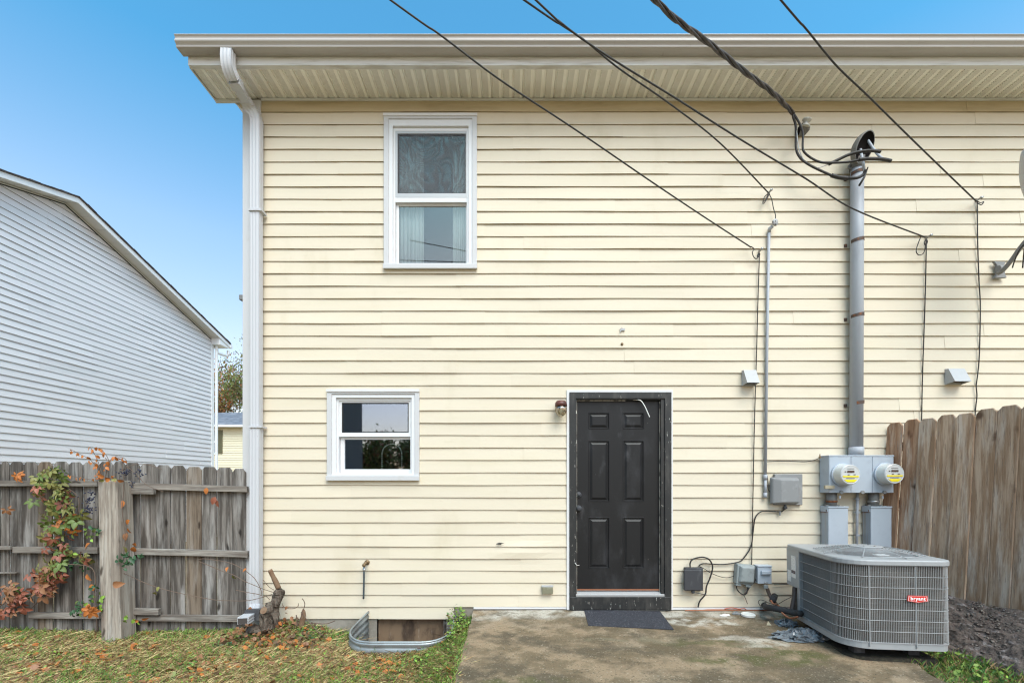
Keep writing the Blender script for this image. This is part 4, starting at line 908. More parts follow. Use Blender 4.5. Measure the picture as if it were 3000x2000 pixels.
def meter(pxc, pyc, label):
    c = P(pxc, pyc, 4.725); o = empty('electric_meter', c, label, 'electric meter', 'round electric meters')
    lathe([(.117, -.008), (.119, .010), (.112, .014)], c).build('collar', 'meterbox', o, smooth=False)
    lathe([(.108, .014), (.106, .02), (.100, .105), (.100, .110)], c, n=40).build('glass_cover', 'meterglass', o, smooth=False)
    fc = c + Vector((0, -.1105, 0))
    lathe([(.1005, -.006), (.1005, 0), (.094, .006), (.088, .004)], fc, n=40).build('face', 'meterface', o)
    fy = fc.y - .0065
    MB().box(fc.x - .034, fc.x + .036, fy - .002, fy + .001, fc.z + .022, fc.z + .040).build('display', 'lcd', o)
    def segp(zt, zb):  # slice of the round face
        r = .082; pts = []
        for k_ in range(9):
            z = zb + (zt - zb) * k_ / 8; pts.append((fc.x + math.sqrt(max(0, r * r - z * z)), z))
        L_ = [(2 * fc.x - x, z) for x, z in pts]
        return [(x, fy, fc.z + z) for x, z in pts + L_[::-1]]
    MB().prism(segp(-.012, -.026), (0, -.0015, 0)).build('warning_band', 'yellow', o)
    MB().prism(segp(-.050, -.076), (0, -.0015, 0)).build('warning_band', 'yellow', o)
    mb = MB(); mb.box(fc.x - .045, fc.x + .04, fy - .001, fy + .001, fc.z - .040, fc.z - .036); mb.box(fc.x - .03, fc.x - .01, fy - .001, fy + .001, fc.z + .002, fc.z - .004); mb.box(fc.x + .03, fc.x + .05, fy - .001, fy + .001, fc.z - .003, fc.z + .003); mb.box(fc.x - .06, fc.x - .045, fy - .001, fy + .001, fc.z + .026, fc.z + .034); mb.box(fc.x - .035, fc.x + .035, fy - .001, fy + .001, fc.z + .058, fc.z + .061)
    mb.build('print', 'lcd', o)
meter(2468, 1390, 'round glass electric meter on the left cover of the twin meter box')
meter(2594, 1388, 'round glass electric meter on the right cover, in front of the fence')
def breaker(px0, px1, pyt, pyb, label):
    o = empty('breaker_box', wallpt((px0 + px1) / 2, (pyt + pyb) / 2), label, 'breaker box', 'grey breaker boxes below the meters')
    x0, x1, z1, z0 = X(px0, 4.77), X(px1, 4.77), Z(pyt, 4.77), Z(pyb, 4.77)
    rbox('body', 'ruststain', o, x0, x1, -.130, -.018, z0, z1, .003)
    MB().box(x0 + .001, x1 + .003, -.140, -.131, z0, z1 - .012).build('front_cover', 'meterbox', o, bev=.003)
    MB().box(x0 - .004, x1 + .006, -.146, -.018, z1 - .010, z1 + .006).build('top_lid', 'meterbox', o, bev=.002)
    MB().box(x0 - .006, x0 - .0005, -.135, -.02, z1 - .055, z1 - .0).build('side_flap', 'meterbox', o, bev=.002)
    lathe([(.007, -.004), (.007, .004)], (x0 - .006, -.120, z1 - .040), Vector((-1, 0, 0)), 10).build('rivet', 'rust', o)
    MB().box(x0 - .007, x0 - .001, -.134, -.022, z1 - .060, z1 - .055).build('rust_streak', 'rust', o)
breaker(2425, 2482, 1484, 1620, 'left of the two grey breaker boxes below the meters, rust at its top corner')
breaker(2549, 2609, 1484, 1620, 'right of the two grey breaker boxes below the meters, next to the fence')
for px, lb in ((2436, 'short grey conduit stub with a rusty ring below the left meter'), (2559, 'short grey conduit stub with a hose clamp below the right meter')):
    o = empty('conduit_stub', P(px, 1462, 4.82), lb, 'conduit', 'short conduit stubs')
    MB().tube([P(px, 1442, 4.82), P(px, 1484, 4.82)], .049, 20).build('pipe', 'headgrey', o, smooth=True)
    MB().tube([P(px, 1465, 4.82), P(px, 1471, 4.82)], .053, 20).build('ring', 'rust' if px < 2500 else 'metal', o, smooth=True)
    MB().box(X(px, 4.82) - .075, X(px, 4.82) + .075, -.10, -.06, Z(1481, 4.82), Z(1477, 4.82)).build('flange', 'headgrey', o, bev=.003)
o = empty('middle_conduit', P(2511, 1520, 4.85), 'thin grey conduit with clips between the two breaker boxes', 'conduit')
mb = MB(); mb.tube([P(2513, 1442, 4.85), P(2511, 1500, 4.85), P(2509, 1700, 4.85)], .0135, 12); mb.build('pipe', 'conduit', o, smooth=True)
for py in (1461, 1500, 1567):
    mb = MB(); mb.tube([P(2511.5, py - 3, 4.85), P(2511.5, py + 3, 4.85)], .018, 10); mb.tube([P(2504, py, 4.86), P(2519, py, 4.86)], .006, 6); mb.build('clip', 'conduit', o)

# ---- satellite dish at the right edge of the frame
dsh = empty('satellite_dish', P(2925, 790, 4.86), 'grey satellite dish on a wall arm at the right edge', 'satellite dish')
MB().prism([P(2905, 768, 4.87), P(2940, 770, 4.87), P(2936, 778, 4.87), P(2938, 806, 4.87), P(2943, 816, 4.87), P(2905, 817, 4.87), P(2913, 806, 4.87), P(2914, 780, 4.87)], (0, -.025, 0)).build('foot', 'boxgrey', dsh, bev=.004)
mb = MB(); mb.tube(smoothpts([P(2926, 800, 4.80), P(2940, 790, 4.74), P(2965, 760, 4.66), P(3000, 712, 4.55), P(3060, 650, 4.42)], 4), .021, 12); mb.build('arm', 'boxgrey', dsh, smooth=True)
lathe([(.030, -.02), (.030, .03)], P(2929, 786, 4.80), Vector((1, 0, 0)), 16).build('pivot', 'boxgrey', dsh)
dc = P(3034, 545, 4.22); dn = Vector((.80, -.70, .28)).normalized()
dl = Vector((0, 0, 1)); dl = (dl - dn * dl.dot(dn)).normalized(); dsd = dn.cross(dl); mb = MB(); n = 40; kk = 6
for i in range(kk + 1):
    r = i / kk; t = -.075 * (1 - r * r)
    for j in range(n):
        a = 2 * math.pi * j / n; mb.v.append(tuple(dc + dn * t + dl * .36 * r * math.cos(a) + dsd * .29 * r * math.sin(a)))
for i in range(kk):
    for j in range(n): mb.f.append((i * n + j, i * n + (j + 1) % n, (i + 1) * n + (j + 1) % n, (i + 1) * n + j)); mb.m.append(0)
h = mb.build('reflector', 'ventp', dsh, smooth=True); q = h.modifiers.new('s', 'SOLIDIFY'); q.thickness = .008
mb = MB(); mb.tube(smoothpts([P(3000, 716, 4.5), P(2985, 735, 4.52), P(2972, 765, 4.56), P(2966, 785, 4.58)], 4), .006, 6); mb.tube(smoothpts([P(3004, 700, 4.48), P(3000, 740, 4.5), P(2996, 785, 4.52)], 4), .006, 6); mb.build('coax_cable', 'cable', dsh, smooth=True)
mb = MB(); mb.tube([dc + dn * -.02 - dl * .33, dc + dn * .35 - dl * .25], .012, 8); lathe([(.03, 0), (.03, .08)], dc + dn * .33 - dl * .22, -dn, 12, mb); mb.build('feed_horn', 'boxgrey', dsh)

# ================================================================== AC CONDENSER
TH = R(8); Df = 3.60; Wd, Ld = .76, .98
fl = Vector((.7344 * Df, Df - CD, 0)); ex = Vector((math.cos(TH), -math.sin(TH), 0)); ey = Vector((math.sin(TH), math.cos(TH), 0))
cen = fl + ex * Wd / 2 + ey * Ld / 2; ZB = .062; HT = .70
ac = empty('air_conditioner', (cen.x, cen.y, ZB), 'grey outdoor air conditioner condenser with wire grille and red badge', 'air conditioner', rot=(R(-.6), R(-.5), -TH))
def outline(w_, l_, rs, n=8, inset=0.):   # radii: front-left, front-right, back-right, back-left; counter-clockwise from front-left
    w_ = w_ / 2 - inset; l_ = l_ / 2 - inset; out = []
    cs = [(-w_, -l_, 180), (w_, -l_, 270), (w_, l_, 0), (-w_, l_, 90)]
    for (cx, cy, a0), r in zip(cs, rs):
        r = max(.004, r - inset); ox = cx + (r if cx < 0 else -r); oy = cy + (r if cy < 0 else -r)
        for i in range(n + 1):
            a = R(a0 + 90 * i / n); out.append((ox + r * math.cos(a), oy + r * math.sin(a)))
    return out
RS = (.20, .085, .06, .04)
def loft(mb, rings, mi=0, capb=True, capt=True):
    b = len(mb.v); n = len(rings[0])
    for r in rings: mb.v += list(r)
    for i in range(len(rings) - 1):
        for j in range(n): mb.f.append((b + i * n + j, b + i * n + (j + 1) % n, b + (i + 1) * n + (j + 1) % n, b + (i + 1) * n + j)); mb.m.append(mi)
    if capb: mb.f.append(tuple(b + j for j in range(n))[::-1]); mb.m.append(mi)
    if capt: mb.f.append(tuple(b + (len(rings) - 1) * n + j for j in range(n))); mb.m.append(mi)
o3 = lambda o, z: [(x, y, z) for x, y in o]
mb = MB(); loft(mb, [o3(outline(Wd, Ld, RS, inset=.0), 0), o3(outline(Wd, Ld, RS), .045), o3(outline(Wd, Ld, RS, inset=.012), .048)], capt=True); mb.build('base_pan', 'acpaint', ac, raw=True)
mb = MB(); loft(mb, [o3(outline(Wd, Ld, RS, inset=.022), .046), o3(outline(Wd, Ld, RS, inset=.022), HT - .03)]); mb.build('coil', 'accoil', ac, raw=True)
# lid: outer skirt, rounded edge, flat top with a round opening
LR = (.21, .095, .07, .05); Rf = .352; fcx, fcy = .0, -.095
oo = [outline(Wd + .03, Ld + .03, LR, inset=i) for i in (0, 0, .006, .02)]
zz = [HT - .040, HT - .010, HT - .002, HT]
mb = MB(); loft(mb, [o3(oo[i], zz[i]) for i in range(4)], capt=False, capb=False)
n = len(oo[3]); b = len(mb.v) - n; cr = []
for (x, y) in oo[3]:
    a = math.atan2(y - fcy, x - fcx); cr.append((fcx + Rf * math.cos(a), fcy + Rf * math.sin(a)))
b2 = len(mb.v); mb.v += [(x, y, HT + .006) for x, y in cr] + [(fcx + (x - fcx) * .985, fcy + (y - fcy) * .985, HT + .010) for x, y in cr] + [(fcx + (x - fcx) * .97, fcy + (y - fcy) * .97, HT - .08) for x, y in cr]
for lay in range(3):
    A = b if lay == 0 else b2 + (lay - 1) * n; B = b2 + lay * n
    for j in range(n): mb.f.append((A + j, A + (j + 1) % n, B + (j + 1) % n, B + j)); mb.m.append(0)
lid = mb.build('lid', 'acpaint', ac, raw=True)
lathe([(Rf * .965, 0), (Rf * .965, .001)], (fcx, fcy, HT - .14), 'z', 40).build('fan_well', 'acdark', ac, raw=True)
mb = MB()
for k_ in range(4):
    a = R(20 + 90 * k_); t = Vector((math.cos(a), math.sin(a), 0)); s_ = Vector((-t.y, t.x, 0))
    mb.add([t * .07 + s_ * -.04 + Vector((0, 0, HT - .05)), t * .07 + s_ * .05 + Vector((0, 0, HT - .02)), t * .32 + s_ * .12 + Vector((0, 0, HT - .015)), t * .32 + s_ * -.06 + Vector((0, 0, HT - .052))], [(0, 1, 2, 3)])
mb.v = [(x + fcx, y + fcy, z - .05) for x, y, z in mb.v]
fb = mb.build('fan_blade', 'alu', ac, raw=True)
# dome guard
mb = MB(); dome = lambda r: HT + .014 + .045 * (1 - (r / (Rf + .02)) ** 2)
for i in range(14):
    r = .115 + (Rf + .018 - .115) * i / 13; n = 44
    mb.tube([(fcx + r * math.cos(2 * math.pi * j / n), fcy + r * math.sin(2 * math.pi * j / n), dome(r)) for j in range(n + 1)], .0019, 4, cap=False)
for k_ in range(8):
    a = R(12 + 45 * k_); mb.tube([(fcx + r * math.cos(a), fcy + r * math.sin(a), dome(min(r, Rf + .018)) - .004) for r in (.10, .17, .24, .30, Rf + .02, Rf + .035)], .0042, 5)
mb.build('fan_guard', 'acwire', ac, raw=True)
lathe([(.118, 0), (.120, .003), (.112, .008), (.0, .010)], (fcx, fcy, HT + .054), 'z', 32).build('hub_plate', 'acpaint', ac, raw=True)
mb = MB()
for a in (45, 135, 225, 315): lathe([(.008, 0), (.006, .004)], (fcx + .06 * math.cos(R(a)), fcy + .06 * math.sin(R(a)), HT + .062), 'z', 8, mb)
mb.build('hub_bolt', 'strap', ac, raw=True)
MB().box(-.06, .03, -.35, -.28, HT + .012, HT + .016).build('fan_label', 'labelp', ac, raw=True)
# wire grille around front and sides
path = outline(Wd, Ld, RS, n=10, inset=-.004)
# start after the control panel on the left side
def resample(path, step):
    pts = [Vector((x, y, 0)) for x, y in path] + [Vector((*path[0], 0))]; out = []; carry = 0.
    for a, b_ in zip(pts, pts[1:]):
        L_ = (b_ - a).length; t = carry
        while t < L_: out.append(a + (b_ - a) * (t / L_)); t += step
        carry = t - L_
    return out
vw = [p for p in resample(path, .0120) if not (p.x < -Wd / 2 + .02 and p.y > Ld / 2 - .26) and not (p.y > Ld / 2 - .03)]
mb = MB()
for p in vw: mb.tube([(p.x, p.y, .045), (p.x, p.y, HT - .036)], .0014, 3, cap=False)
mb.build('grille_wire', 'acwire', ac, raw=True)
left = [Vector((x, y, 0)) for x, y in path]
seqp = [p for p in resample(path, .03) if not (p.x < -Wd / 2 + .02 and p.y > Ld / 2 - .25) and not (p.y > Ld / 2 - .02)]
# order: walk starts front-left corner going to the right; the left side comes last -> rotate
st = next(i for i, p in enumerate(seqp) if (seqp[i] - seqp[i - 1]).length > .2) if any((seqp[i] - seqp[i - 1]).length > .2 for i in range(1, len(seqp))) else 0
seqp = seqp[st:] + seqp[:st]
for i in range(8):
    z = .055 + (HT - .036 - .055 - .01) * i / 7; mb = MB(); mb.tube([(p.x * 1.006, p.y * 1.006, z) for p in seqp], .0019, 4); mb.build('grille_band', 'acwire', ac, raw=True)
for (x, y) in ((-Wd / 2 + .17, -Ld / 2 - .004), (Wd / 2 - .26, -Ld / 2 - .006)):
    MB().tube([(x, y, .02), (x, y, HT - .02)], .0042, 6).build('grille_stay', 'acwire', ac, raw=True)
# control panel at the back of the left side and corner strip
xl = -Wd / 2
MB().box(xl - .012, xl + .10, Ld / 2 - .25, Ld / 2 + .004, .30, HT - .038).build('control_panel', 'acpaint', ac, raw=True, bev=.004)
MB().box(xl - .006, xl + .06, Ld / 2 - .245, Ld / 2 - .195, .04, .30).build('corner_strip', 'acpaint', ac, raw=True, bev=.003)
MB().box(xl + .03, xl + .06, Ld / 2 - .19, Ld / 2 - .02, .045, .31).build('valve_recess', 'acdark', ac, raw=True)
MB().box(xl - .0145, xl - .0125, Ld / 2 - .19, Ld / 2 - .10, .39, .60).build('spec_label', 'labelp', ac, raw=True)
MB().box(xl - .0145, xl - .0125, Ld / 2 - .09, Ld / 2 - .02, .34, .45).build('spec_label', 'labelp', ac, raw=True)
MB().box(xl - .0155, xl - .0148, Ld / 2 - .185, Ld / 2 - .105, .43, .46).build('label_bar', 'lcd', ac, raw=True)
# badge with its word
bx, bz, by = Wd / 2 - .26 + .005, .405, -Ld / 2 - .012
pts = [(-.068, .024), (.068, .024), (.072, -.018), (.0, -.030), (-.072, -.018)]
bd = MB().prism([(bx + a, by, bz + c) for a, c in pts], (0, -.004, 0)).build('badge', 'red', ac, raw=True)
def inset_poly(ps, k_): return [(a * k_, c * (k_ - .06)) for a, c in ps]
mb = MB(); o1, i1 = inset_poly(pts, .93), inset_poly(pts, .885)
mb.v += [(bx + a, by - .0046, bz + c) for a, c in o1] + [(bx + a, by - .0046, bz + c) for a, c in i1]
mb.f += [(i, (i + 1) % 5, 5 + (i + 1) % 5, 5 + i) for i in range(5)]; mb.m += [0] * 5
ob = mb.build('badge_border', 'badgewhite', ac, raw=True)
cu = bpy.data.curves.new('badge_text', 'FONT'); cu.body = 'bryant'; cu.size = .036; cu.align_x = 'CENTER'; cu.align_y = 'CENTER'; cu.extrude = .0006; cu.offset = .0011; cu.space_character = 1.12
to = bpy.data.objects.new('badge_text', cu); COL.objects.link(to); to.parent = ac; to.location = (bx, by - .0052, bz + .001); to.rotation_euler = (R(90), 0, 0); to.scale = (1, 1.0, 1); cu.materials.append(M['badgewhite'])
bpy.context.view_layer.update(); tme = bpy.data.meshes.new_from_object(to); bpy.data.objects.remove(to); to = bpy.data.objects.new('badge_text', tme); COL.objects.link(to); to.parent = ac; to.location = (bx, by - .0052, bz + .001); to.rotation_euler = (R(90), 0, 0)
# feet
for (a, c) in ((-.2, -.3), (.2, -.3), (-.2, .34), (.2, .34)): MB().box(a - .04, a + .04, c - .04, c + .04, -.09, .0).build('foot', 'boxblk', ac, raw=True)
loftp = MB(); loft(loftp, [o3(outline(Wd, Ld, RS, inset=.03), -.20), o3(outline(Wd, Ld, RS, inset=.06), -.085)]); loftp.build('pad', 'padearth', ac, raw=True)  # dark block added to stand in for the shadow in the gap
# refrigerant line, whip conduits, insulated pipe
def c3(x, y, D): return P(1980 + x / 5.6, 1620 + y / 5.6, D)
o = empty('refrigerant_line', c3(1500, 800, 4.6), 'black foam insulated pipe running from the wall to the condenser', 'pipe')
MB().tube(smoothpts([c3(1450, 850, 4.86), c3(1480, 880, 4.62), c3(1600, 900, 4.46), c3(1760, 930, 4.38), c3(1950, 975, 4.32), c3(2050, 985, 4.25)], 5), .030, 14).build('insulation', 'foam', o, smooth=True)
MB().tube(smoothpts([c3(1620, 700, 4.82), c3(1590, 770, 4.60)], 2), .031, 16).build('wall_elbow', 'foam', o, smooth=True)
MB().tube(smoothpts([c3(1560, 770, 4.54), c3(1600, 830, 4.5), c3(1680, 850, 4.45), c3(1750, 980, 4.36), c3(1880, 1060, 4.3), c3(2000, 1040, 4.2)], 5), .009, 8).build('copper_line', 'copper', o, smooth=True)
mb = MB(); mb.tube(smoothpts([c3(1490, 790, 4.5), c3(1390, 760, 4.5), c3(1355, 800, 4.5), c3(1400, 860, 4.5), c3(1470, 800, 4.45), c3(1640, 840, 4.42), c3(1780, 770, 4.5), c3(1910, 705, 4.5)], 5), .0032, 5); mb.build('loose_wire', 'cable', o)
o = empty('electrical_whip', c3(1520, 640, 4.8), 'brown flexible conduit from the disconnect box down to the pipe', 'conduit')
MB().tube(smoothpts([c3(1500, 575, 4.80), c3(1520, 640, 4.80), c3(1560, 720, 4.78), c3(1620, 800, 4.7), c3(1700, 900, 4.55)], 5), .018, 10).build('flex_pipe', mat('brown flex conduit', (.11, .08, .065), .6), o, smooth=True)
o = empty('condenser_whip', c3(1940, 700, 4.42), 'dark flexible conduit hanging from the condenser control panel', 'conduit')
MB().tube(smoothpts([c3(1945, 560, 4.42), c3(1940, 700, 4.40), c3(1920, 820, 4.38), c3(1900, 930, 4.36)], 5), .019, 10).build('flex_pipe', mat('dark flex conduit', (.06, .045, .04), .6), o, smooth=True)

# ================================================================== things on the patio
def onslab(px, py, dz=0.):
    D = 4.2
    for _ in range(12): D = (EYE - slabz(D - CD) - dz) * F / (py - HY)
    return P(px, py, D)
a, b_, c, d = onslab(1711, 1787), onslab(1934, 1792), onslab(1974, 1845), onslab(1724, 1833)
mb = MB(); t_ = Vector((0, 0, .009)); lft = Vector((0, 0, .003)); mb.hexa([d + lft, c + lft, b_ + lft, a + lft], [d + t_, c + t_, b_ + t_, a + t_]); tag(mb.build('doormat', 'mat'), 'charcoal carpet doormat lying askew before the black door', 'doormat')
p = onslab(2192, 1804); o = lathe([(.068, .004), (.070, .022), (.064, .026), (.062, .020)], p, 'z', 32).build('plastic_disc', 'pvcw'); tag(o, 'round white plastic disc lying on the patio by the wall', 'litter')
for i, (pa, pb_, lb) in enumerate((((2007, 1789.5), (2260, 1789), 'longer copper rod on the patio along the base of the wall'), ((2018, 1786), (2170, 1788), 'shorter copper rod behind the longer one at the wall base'))):
    A, B = onslab(*pa), onslab(*pb_); A.z += .009; B.z += .009; MB().tube([A, B], .006, 8).build('copper_rod', 'copper').__setitem__('label', lb)
for o in [x for x in bpy.data.objects if x.name.startswith('copper_rod')]: o['category'] = 'rod'; o['group'] = 'copper rods on the patio'
# scraps
def crumple(c, rx, ry, rz, seed, n1=14, n2=9):
    rs = random.Random(seed); mb = MB()
    for i in range(n2 + 1):
        ph_ = math.pi * .5 * i / n2
        for j in range(n1):
            a = 2 * math.pi * j / n1; k_ = rs.uniform(.62, 1.2)
            mb.v.append((c.x + rx * math.cos(a) * math.cos(ph_) * k_, c.y + ry * math.sin(a) * math.cos(ph_) * k_, c.z + .002 + rz * math.sin(ph_) * rs.uniform(.35, 1.15)))
    for i in range(n2):
        for j in range(n1): mb.f.append((i * n1 + j, i * n1 + (j + 1) % n1, (i + 1) * n1 + (j + 1) % n1, (i + 1) * n1 + j)); mb.m.append(0)
    return mb
p = onslab(2345, 1868); mb = crumple(p, .26, .11, .085, 3, 40, 12); p2 = onslab(2305, 1830); m2 = crumple(p2, .10, .09, .06, 5, 26, 9); mb.add(m2.v, m2.f)
p3 = onslab(2378, 1872); m2 = crumple(p3, .12, .08, .07, 9, 26, 9); mb.add(m2.v, m2.f); tag(mb.build('plastic_bag', 'bag'), 'crumpled grey plastic bag on the patio against the condenser', 'bag')
p = onslab(2125, 1803); tag(crumple(p, .055, .016, .02, 11, 12, 4).build('paper_scrap', 'badgewhite'), 'torn white scrap on the patio left of the white cap', 'litter')
p = onslab(2158, 1799); tag(crumple(p, .055, .022, .03, 12, 12, 4).build('foil_scrap', 'boxgrey'), 'crumpled grey foil scrap on the patio beside the white cap', 'litter')
p = onslab(2150, 1788); MBt = MB(); MBt.tube(smoothpts([p + Vector((-.1, 0, .02)), p + Vector((-.03, -.01, .035)), p + Vector((.05, 0, .02)), p + Vector((.10, -.02, .03)), p + Vector((.13, .0, .012))], 4), .005, 6)
tag(MBt.build('wire_scrap', mat('faded red wire', (.50, .12, .07), .5)), 'faded red wire scrap on the patio near the white cap', 'litter')
p = onslab(2253, 1832); mb = MB(); mb.add([p + Vector((-.025, 0, .004)), p + Vector((.025, 0, .004)), p + Vector((.0, .02, .004)), p + Vector((-.005, .008, .045))], [(0, 1, 3), (1, 2, 3), (2, 0, 3), (2, 1, 0)]); tag(mb.build('stone_chip', mat('cream chip', (.55, .48, .33), .8)), 'small cream coloured chip on the patio before the condenser', 'stone')

# ================================================================== WINDOW WELL
wl = empty('window_well', (-1.1, -.3, -.1), 'corrugated galvanised window well sunk in the ground under the siding', 'window well')
wp = []
x0, x1, yw, r = WELL['x0'], WELL['x1'], WELL['y'], .26
wp += [(x0 + .06, -.012), (x0 + .04, -.10), (x0 + .015, -.22)]
for i in range(9):
    a = R(180 + 90 * i / 8); wp.append((x0 + r + r * math.cos(a), yw + r + r * math.sin(a)))
wp += [(x0 + r + (x1 - x0 - 2 * r) * t, yw) for t in (.25, .5, .75)]
for i in range(9):
    a = R(270 + 90 * i / 8); wp.append((x1 - r + r * math.cos(a), yw + r + r * math.sin(a)))
wp += [(x1 - .01, -.22), (x1 + .0, -.10), (x1 + .01, -.012)]
def rimz(x, y):
    t = min(1, -y / .62)
    zw_ = -.015 + (-.045 + .015) * min(1, max(0, (x - x0) / (x1 - x0))) if True else 0
    return zw_ + (-.135 - zw_) * t ** .8
mb = MB(); nl = 30; depth = .62
for k_ in range(nl + 1):
    t = k_ / nl
    for i, (x, y) in enumerate(wp):
        c = Vector((-1.1, -.25)); dv = (Vector((x, y)) - c).normalized(); off = .012 * math.sin(t * depth / .067 * 2 * math.pi)
        mb.v.append((x + dv.x * off, min(-.012, y + dv.y * off), rimz(x, y) - depth * t))
m_ = len(wp)
for k_ in range(nl):
    for i in range(m_ - 1): mb.f.append((k_ * m_ + i, k_ * m_ + i + 1, (k_ + 1) * m_ + i + 1, (k_ + 1) * m_ + i)); mb.m.append(0)
h = mb.build('steel_wall', 'galv', wl, smooth=True); q = h.modifiers.new('s', 'SOLIDIFY'); q.thickness = .003
MB().tube([(x, y, rimz(x, y) + .004) for x, y in wp], .010, 8).build('rolled_rim', 'galv', wl, smooth=True)
mb = MB(); mb.box(-1.7, -.5, -.75, .0, -.80, -.62); mb.build('well_floor', 'ground', wl)
yb_ = .06
MB().box(X(1104, 4.95), X(1300, 4.95), yb_, yb_ + .02, -1.0, -.09).build('plywood', 'plywood', wl)
mb = MB(); mb.box(X(1080), X(1092), -.001, .08, -1.0, -.09); mb.build('concrete_jamb', 'found', wl)
MB().box(X(1092), X(1104), .01, .08, -1.0, -.09).box(X(1300), X(1309), -.002, .08, -1.0, -.09).build('window_buck', 'rail', wl, bev=.003)

# ================================================================== LEFT FENCE
fe = empty('wooden_fence', P(350, 1860, 4.85), 'weathered grey dog eared wooden fence joining the house at the left', 'fence')
def picket(mb, x0, x1, y, t, zt, zb, lean=0., dog=.035):
    pts = [(x0 - lean, zb), (x1 - lean, zb), (x1, zt - dog), (x1 - dog * .8, zt), (x0 + dog * .8, zt), (x0, zt - dog)]
    mb.prism([(x, y, z) for x, z in pts], (0, t, 0))
DL = 4.86
px = 716.
tops = {0: 1372}
edges = [0, 27, 66, 110, 155, 199, 243, 287, 331, 365, 409, 456, 500, 544, 590, 634, 680, 721]
tpy = [1351, 1352, 1352, 1352, 1352, 1352, 1352, 1352, 1352, 1355, 1358, 1361, 1363, 1366, 1367, 1368, 1372]
pk = []
for i in range(len(edges) - 1): pk.append((edges[i], edges[i + 1], tpy[i]))
e = 0
while e > -700: pk.append((e - 44, e, 1351 + random.uniform(-2, 2))); e -= 44
for i, (a, b_, tp) in enumerate(pk):
    mb = MB(); D = DL + random.uniform(-.006, .006)
    picket(mb, X(a, DL) + .002, X(b_, DL) - random.choice([.002, .003, .006]), D - CD, .016, Z(tp, DL) + random.uniform(-.004, .004), -.30, random.uniform(-.006, .006), random.uniform(.03, .042))
    mb.build('picket', 'picket_l2' if i in (3, 13) else 'picket_l', fe, bev=.005)
def railp(a, b_, y0a, y1a, y0b, y1b, D, name='rail', par=None, dep=.038, m_='rail'):
    A0, A1, B0, B1 = P(a, y1a, D), P(a, y0a, D), P(b_, y1b, D), P(b_, y0b, D)
    dv = Vector((0, dep, 0)); mb = MB(); mb.hexa([A0, B0, B0 + dv, A0 + dv], [A1, B1, B1 + dv, A1 + dv]); return mb.build(name, m_, par or fe, bev=.002)
DR_ = 4.81
railp(-400, 283, 1405, 1422, 1408, 1424, DR_); railp(348, 723, 1412, 1431, 1424, 1441, DR_); railp(362, 449, 1430, 1446, 1431, 1447, 4.77, 'rail_block')
railp(-400, 30, 1598, 1606, 1599, 1610, DR_); railp(36, 285, 1601, 1619, 1602, 1621, DR_); railp(350, 725, 1605, 1623, 1614, 1632, DR_); railp(-400, 45, 1675, 1679, 1676, 1680, DR_)
railp(83, 290, 1794, 1811, 1795, 1812, DR_); railp(352, 708, 1800, 1818, 1803, 1821, DR_); railp(363, 463, 1781, 1800, 1783, 1801, 4.77, 'rail_block')
mb = MB(); lathe([(.016, 0), (.018, .012), (.006, .016)], P(148, 1377, 4.84), '-y', 12, mb); mb.build('bolt_head', 'boxblk', fe)
# heavy post, turned 40 degrees
D = 4.60; tcx, bcx = 313.5, 325; zt, zb = Z(1407, D), -.30
mb = MB(); wq = .098; ang = R(44)
def sq(cx, z): return [(cx + wq * 1.41 * math.cos(ang + R(90 * k_ + 182)), D - CD + .1 + wq * 1.41 * math.sin(ang + R(90 * k_ + 182)), z) for k_ in range(4)]
mb.hexa(sq(X(bcx, D), zb), sq(X(tcx, D), zt)); po = mb.build('fence_post', 'post', bev=.006); tag(po, 'thick pale square post with cracks standing before the grey fence', 'post')

# ================================================================== RIGHT FENCE
rf = empty('side_fence', (4.15, -.5, .25), 'brown dog eared wooden fence running towards the camera at the right', 'fence')
A, B = Vector((4.02, -.03)), Vector((4.29, 3.84 - CD)); dirv = (B - A); w_ = dirv.length / 7; dirv.normalize(); nr = Vector((dirv.y, -dirv.x)); nr = nr if nr.x > 0 else -nr
heights = [2.0, 2.015, 2.005, 2.02, 2.01, 2.03, 2.035, 2.03, 2.03, 2.02, 2.03, 2.03]
for i in range(18):
    a = A + dirv * (w_ * i - .001); b_ = A + dirv * (w_ * (i + 1) + .001); zt = heights[i % 12]; zb = .285; ln = -.10; dg = .04
    def pt(p, z, k_=0): q = p; return Vector((q.x + (z - 2.0) / 1.75 * .10, q.y, z))
    aa, bb_ = a, b_; dd = dirv * dg * .8
    poly = [pt(aa, zb), pt(bb_, zb), pt(bb_, zt - dg), pt(bb_ - dd, zt), pt(aa + dd, zt), pt(aa, zt - dg)]
    off = random.uniform(-.006, .006) + (.010 if i % 2 else -.002); poly = [p + Vector((nr.x, nr.y, 0)) * off for p in poly]
    MB().prism(poly, Vector((nr.x, nr.y, 0)) * .018).build('picket', 'picket_r2' if i in (0, 1, 8) else 'picket_r', rf, bev=.007)
for z in (.55, 1.1, 1.7):
    a, b_ = A + nr * .03, A + dirv * 3.0 + nr * .03; mb = MB(); sx_ = (z - 2) / 1.75 * .1
    mb.hexa([(a.x + sx_, a.y, z), (b_.x + sx_, b_.y, z), (b_.x + nr.x * .04 + sx_, b_.y + nr.y * .04, z), (a.x + nr.x * .04 + sx_, a.y + nr.y * .04, z)], [(a.x + sx_, a.y, z + .09), (b_.x + sx_, b_.y, z + .09), (b_.x + nr.x * .04 + sx_, b_.y + nr.y * .04, z + .09), (a.x + nr.x * .04 + sx_, a.y + nr.y * .04, z + .09)]); mb.build('rail', 'rail', rf)
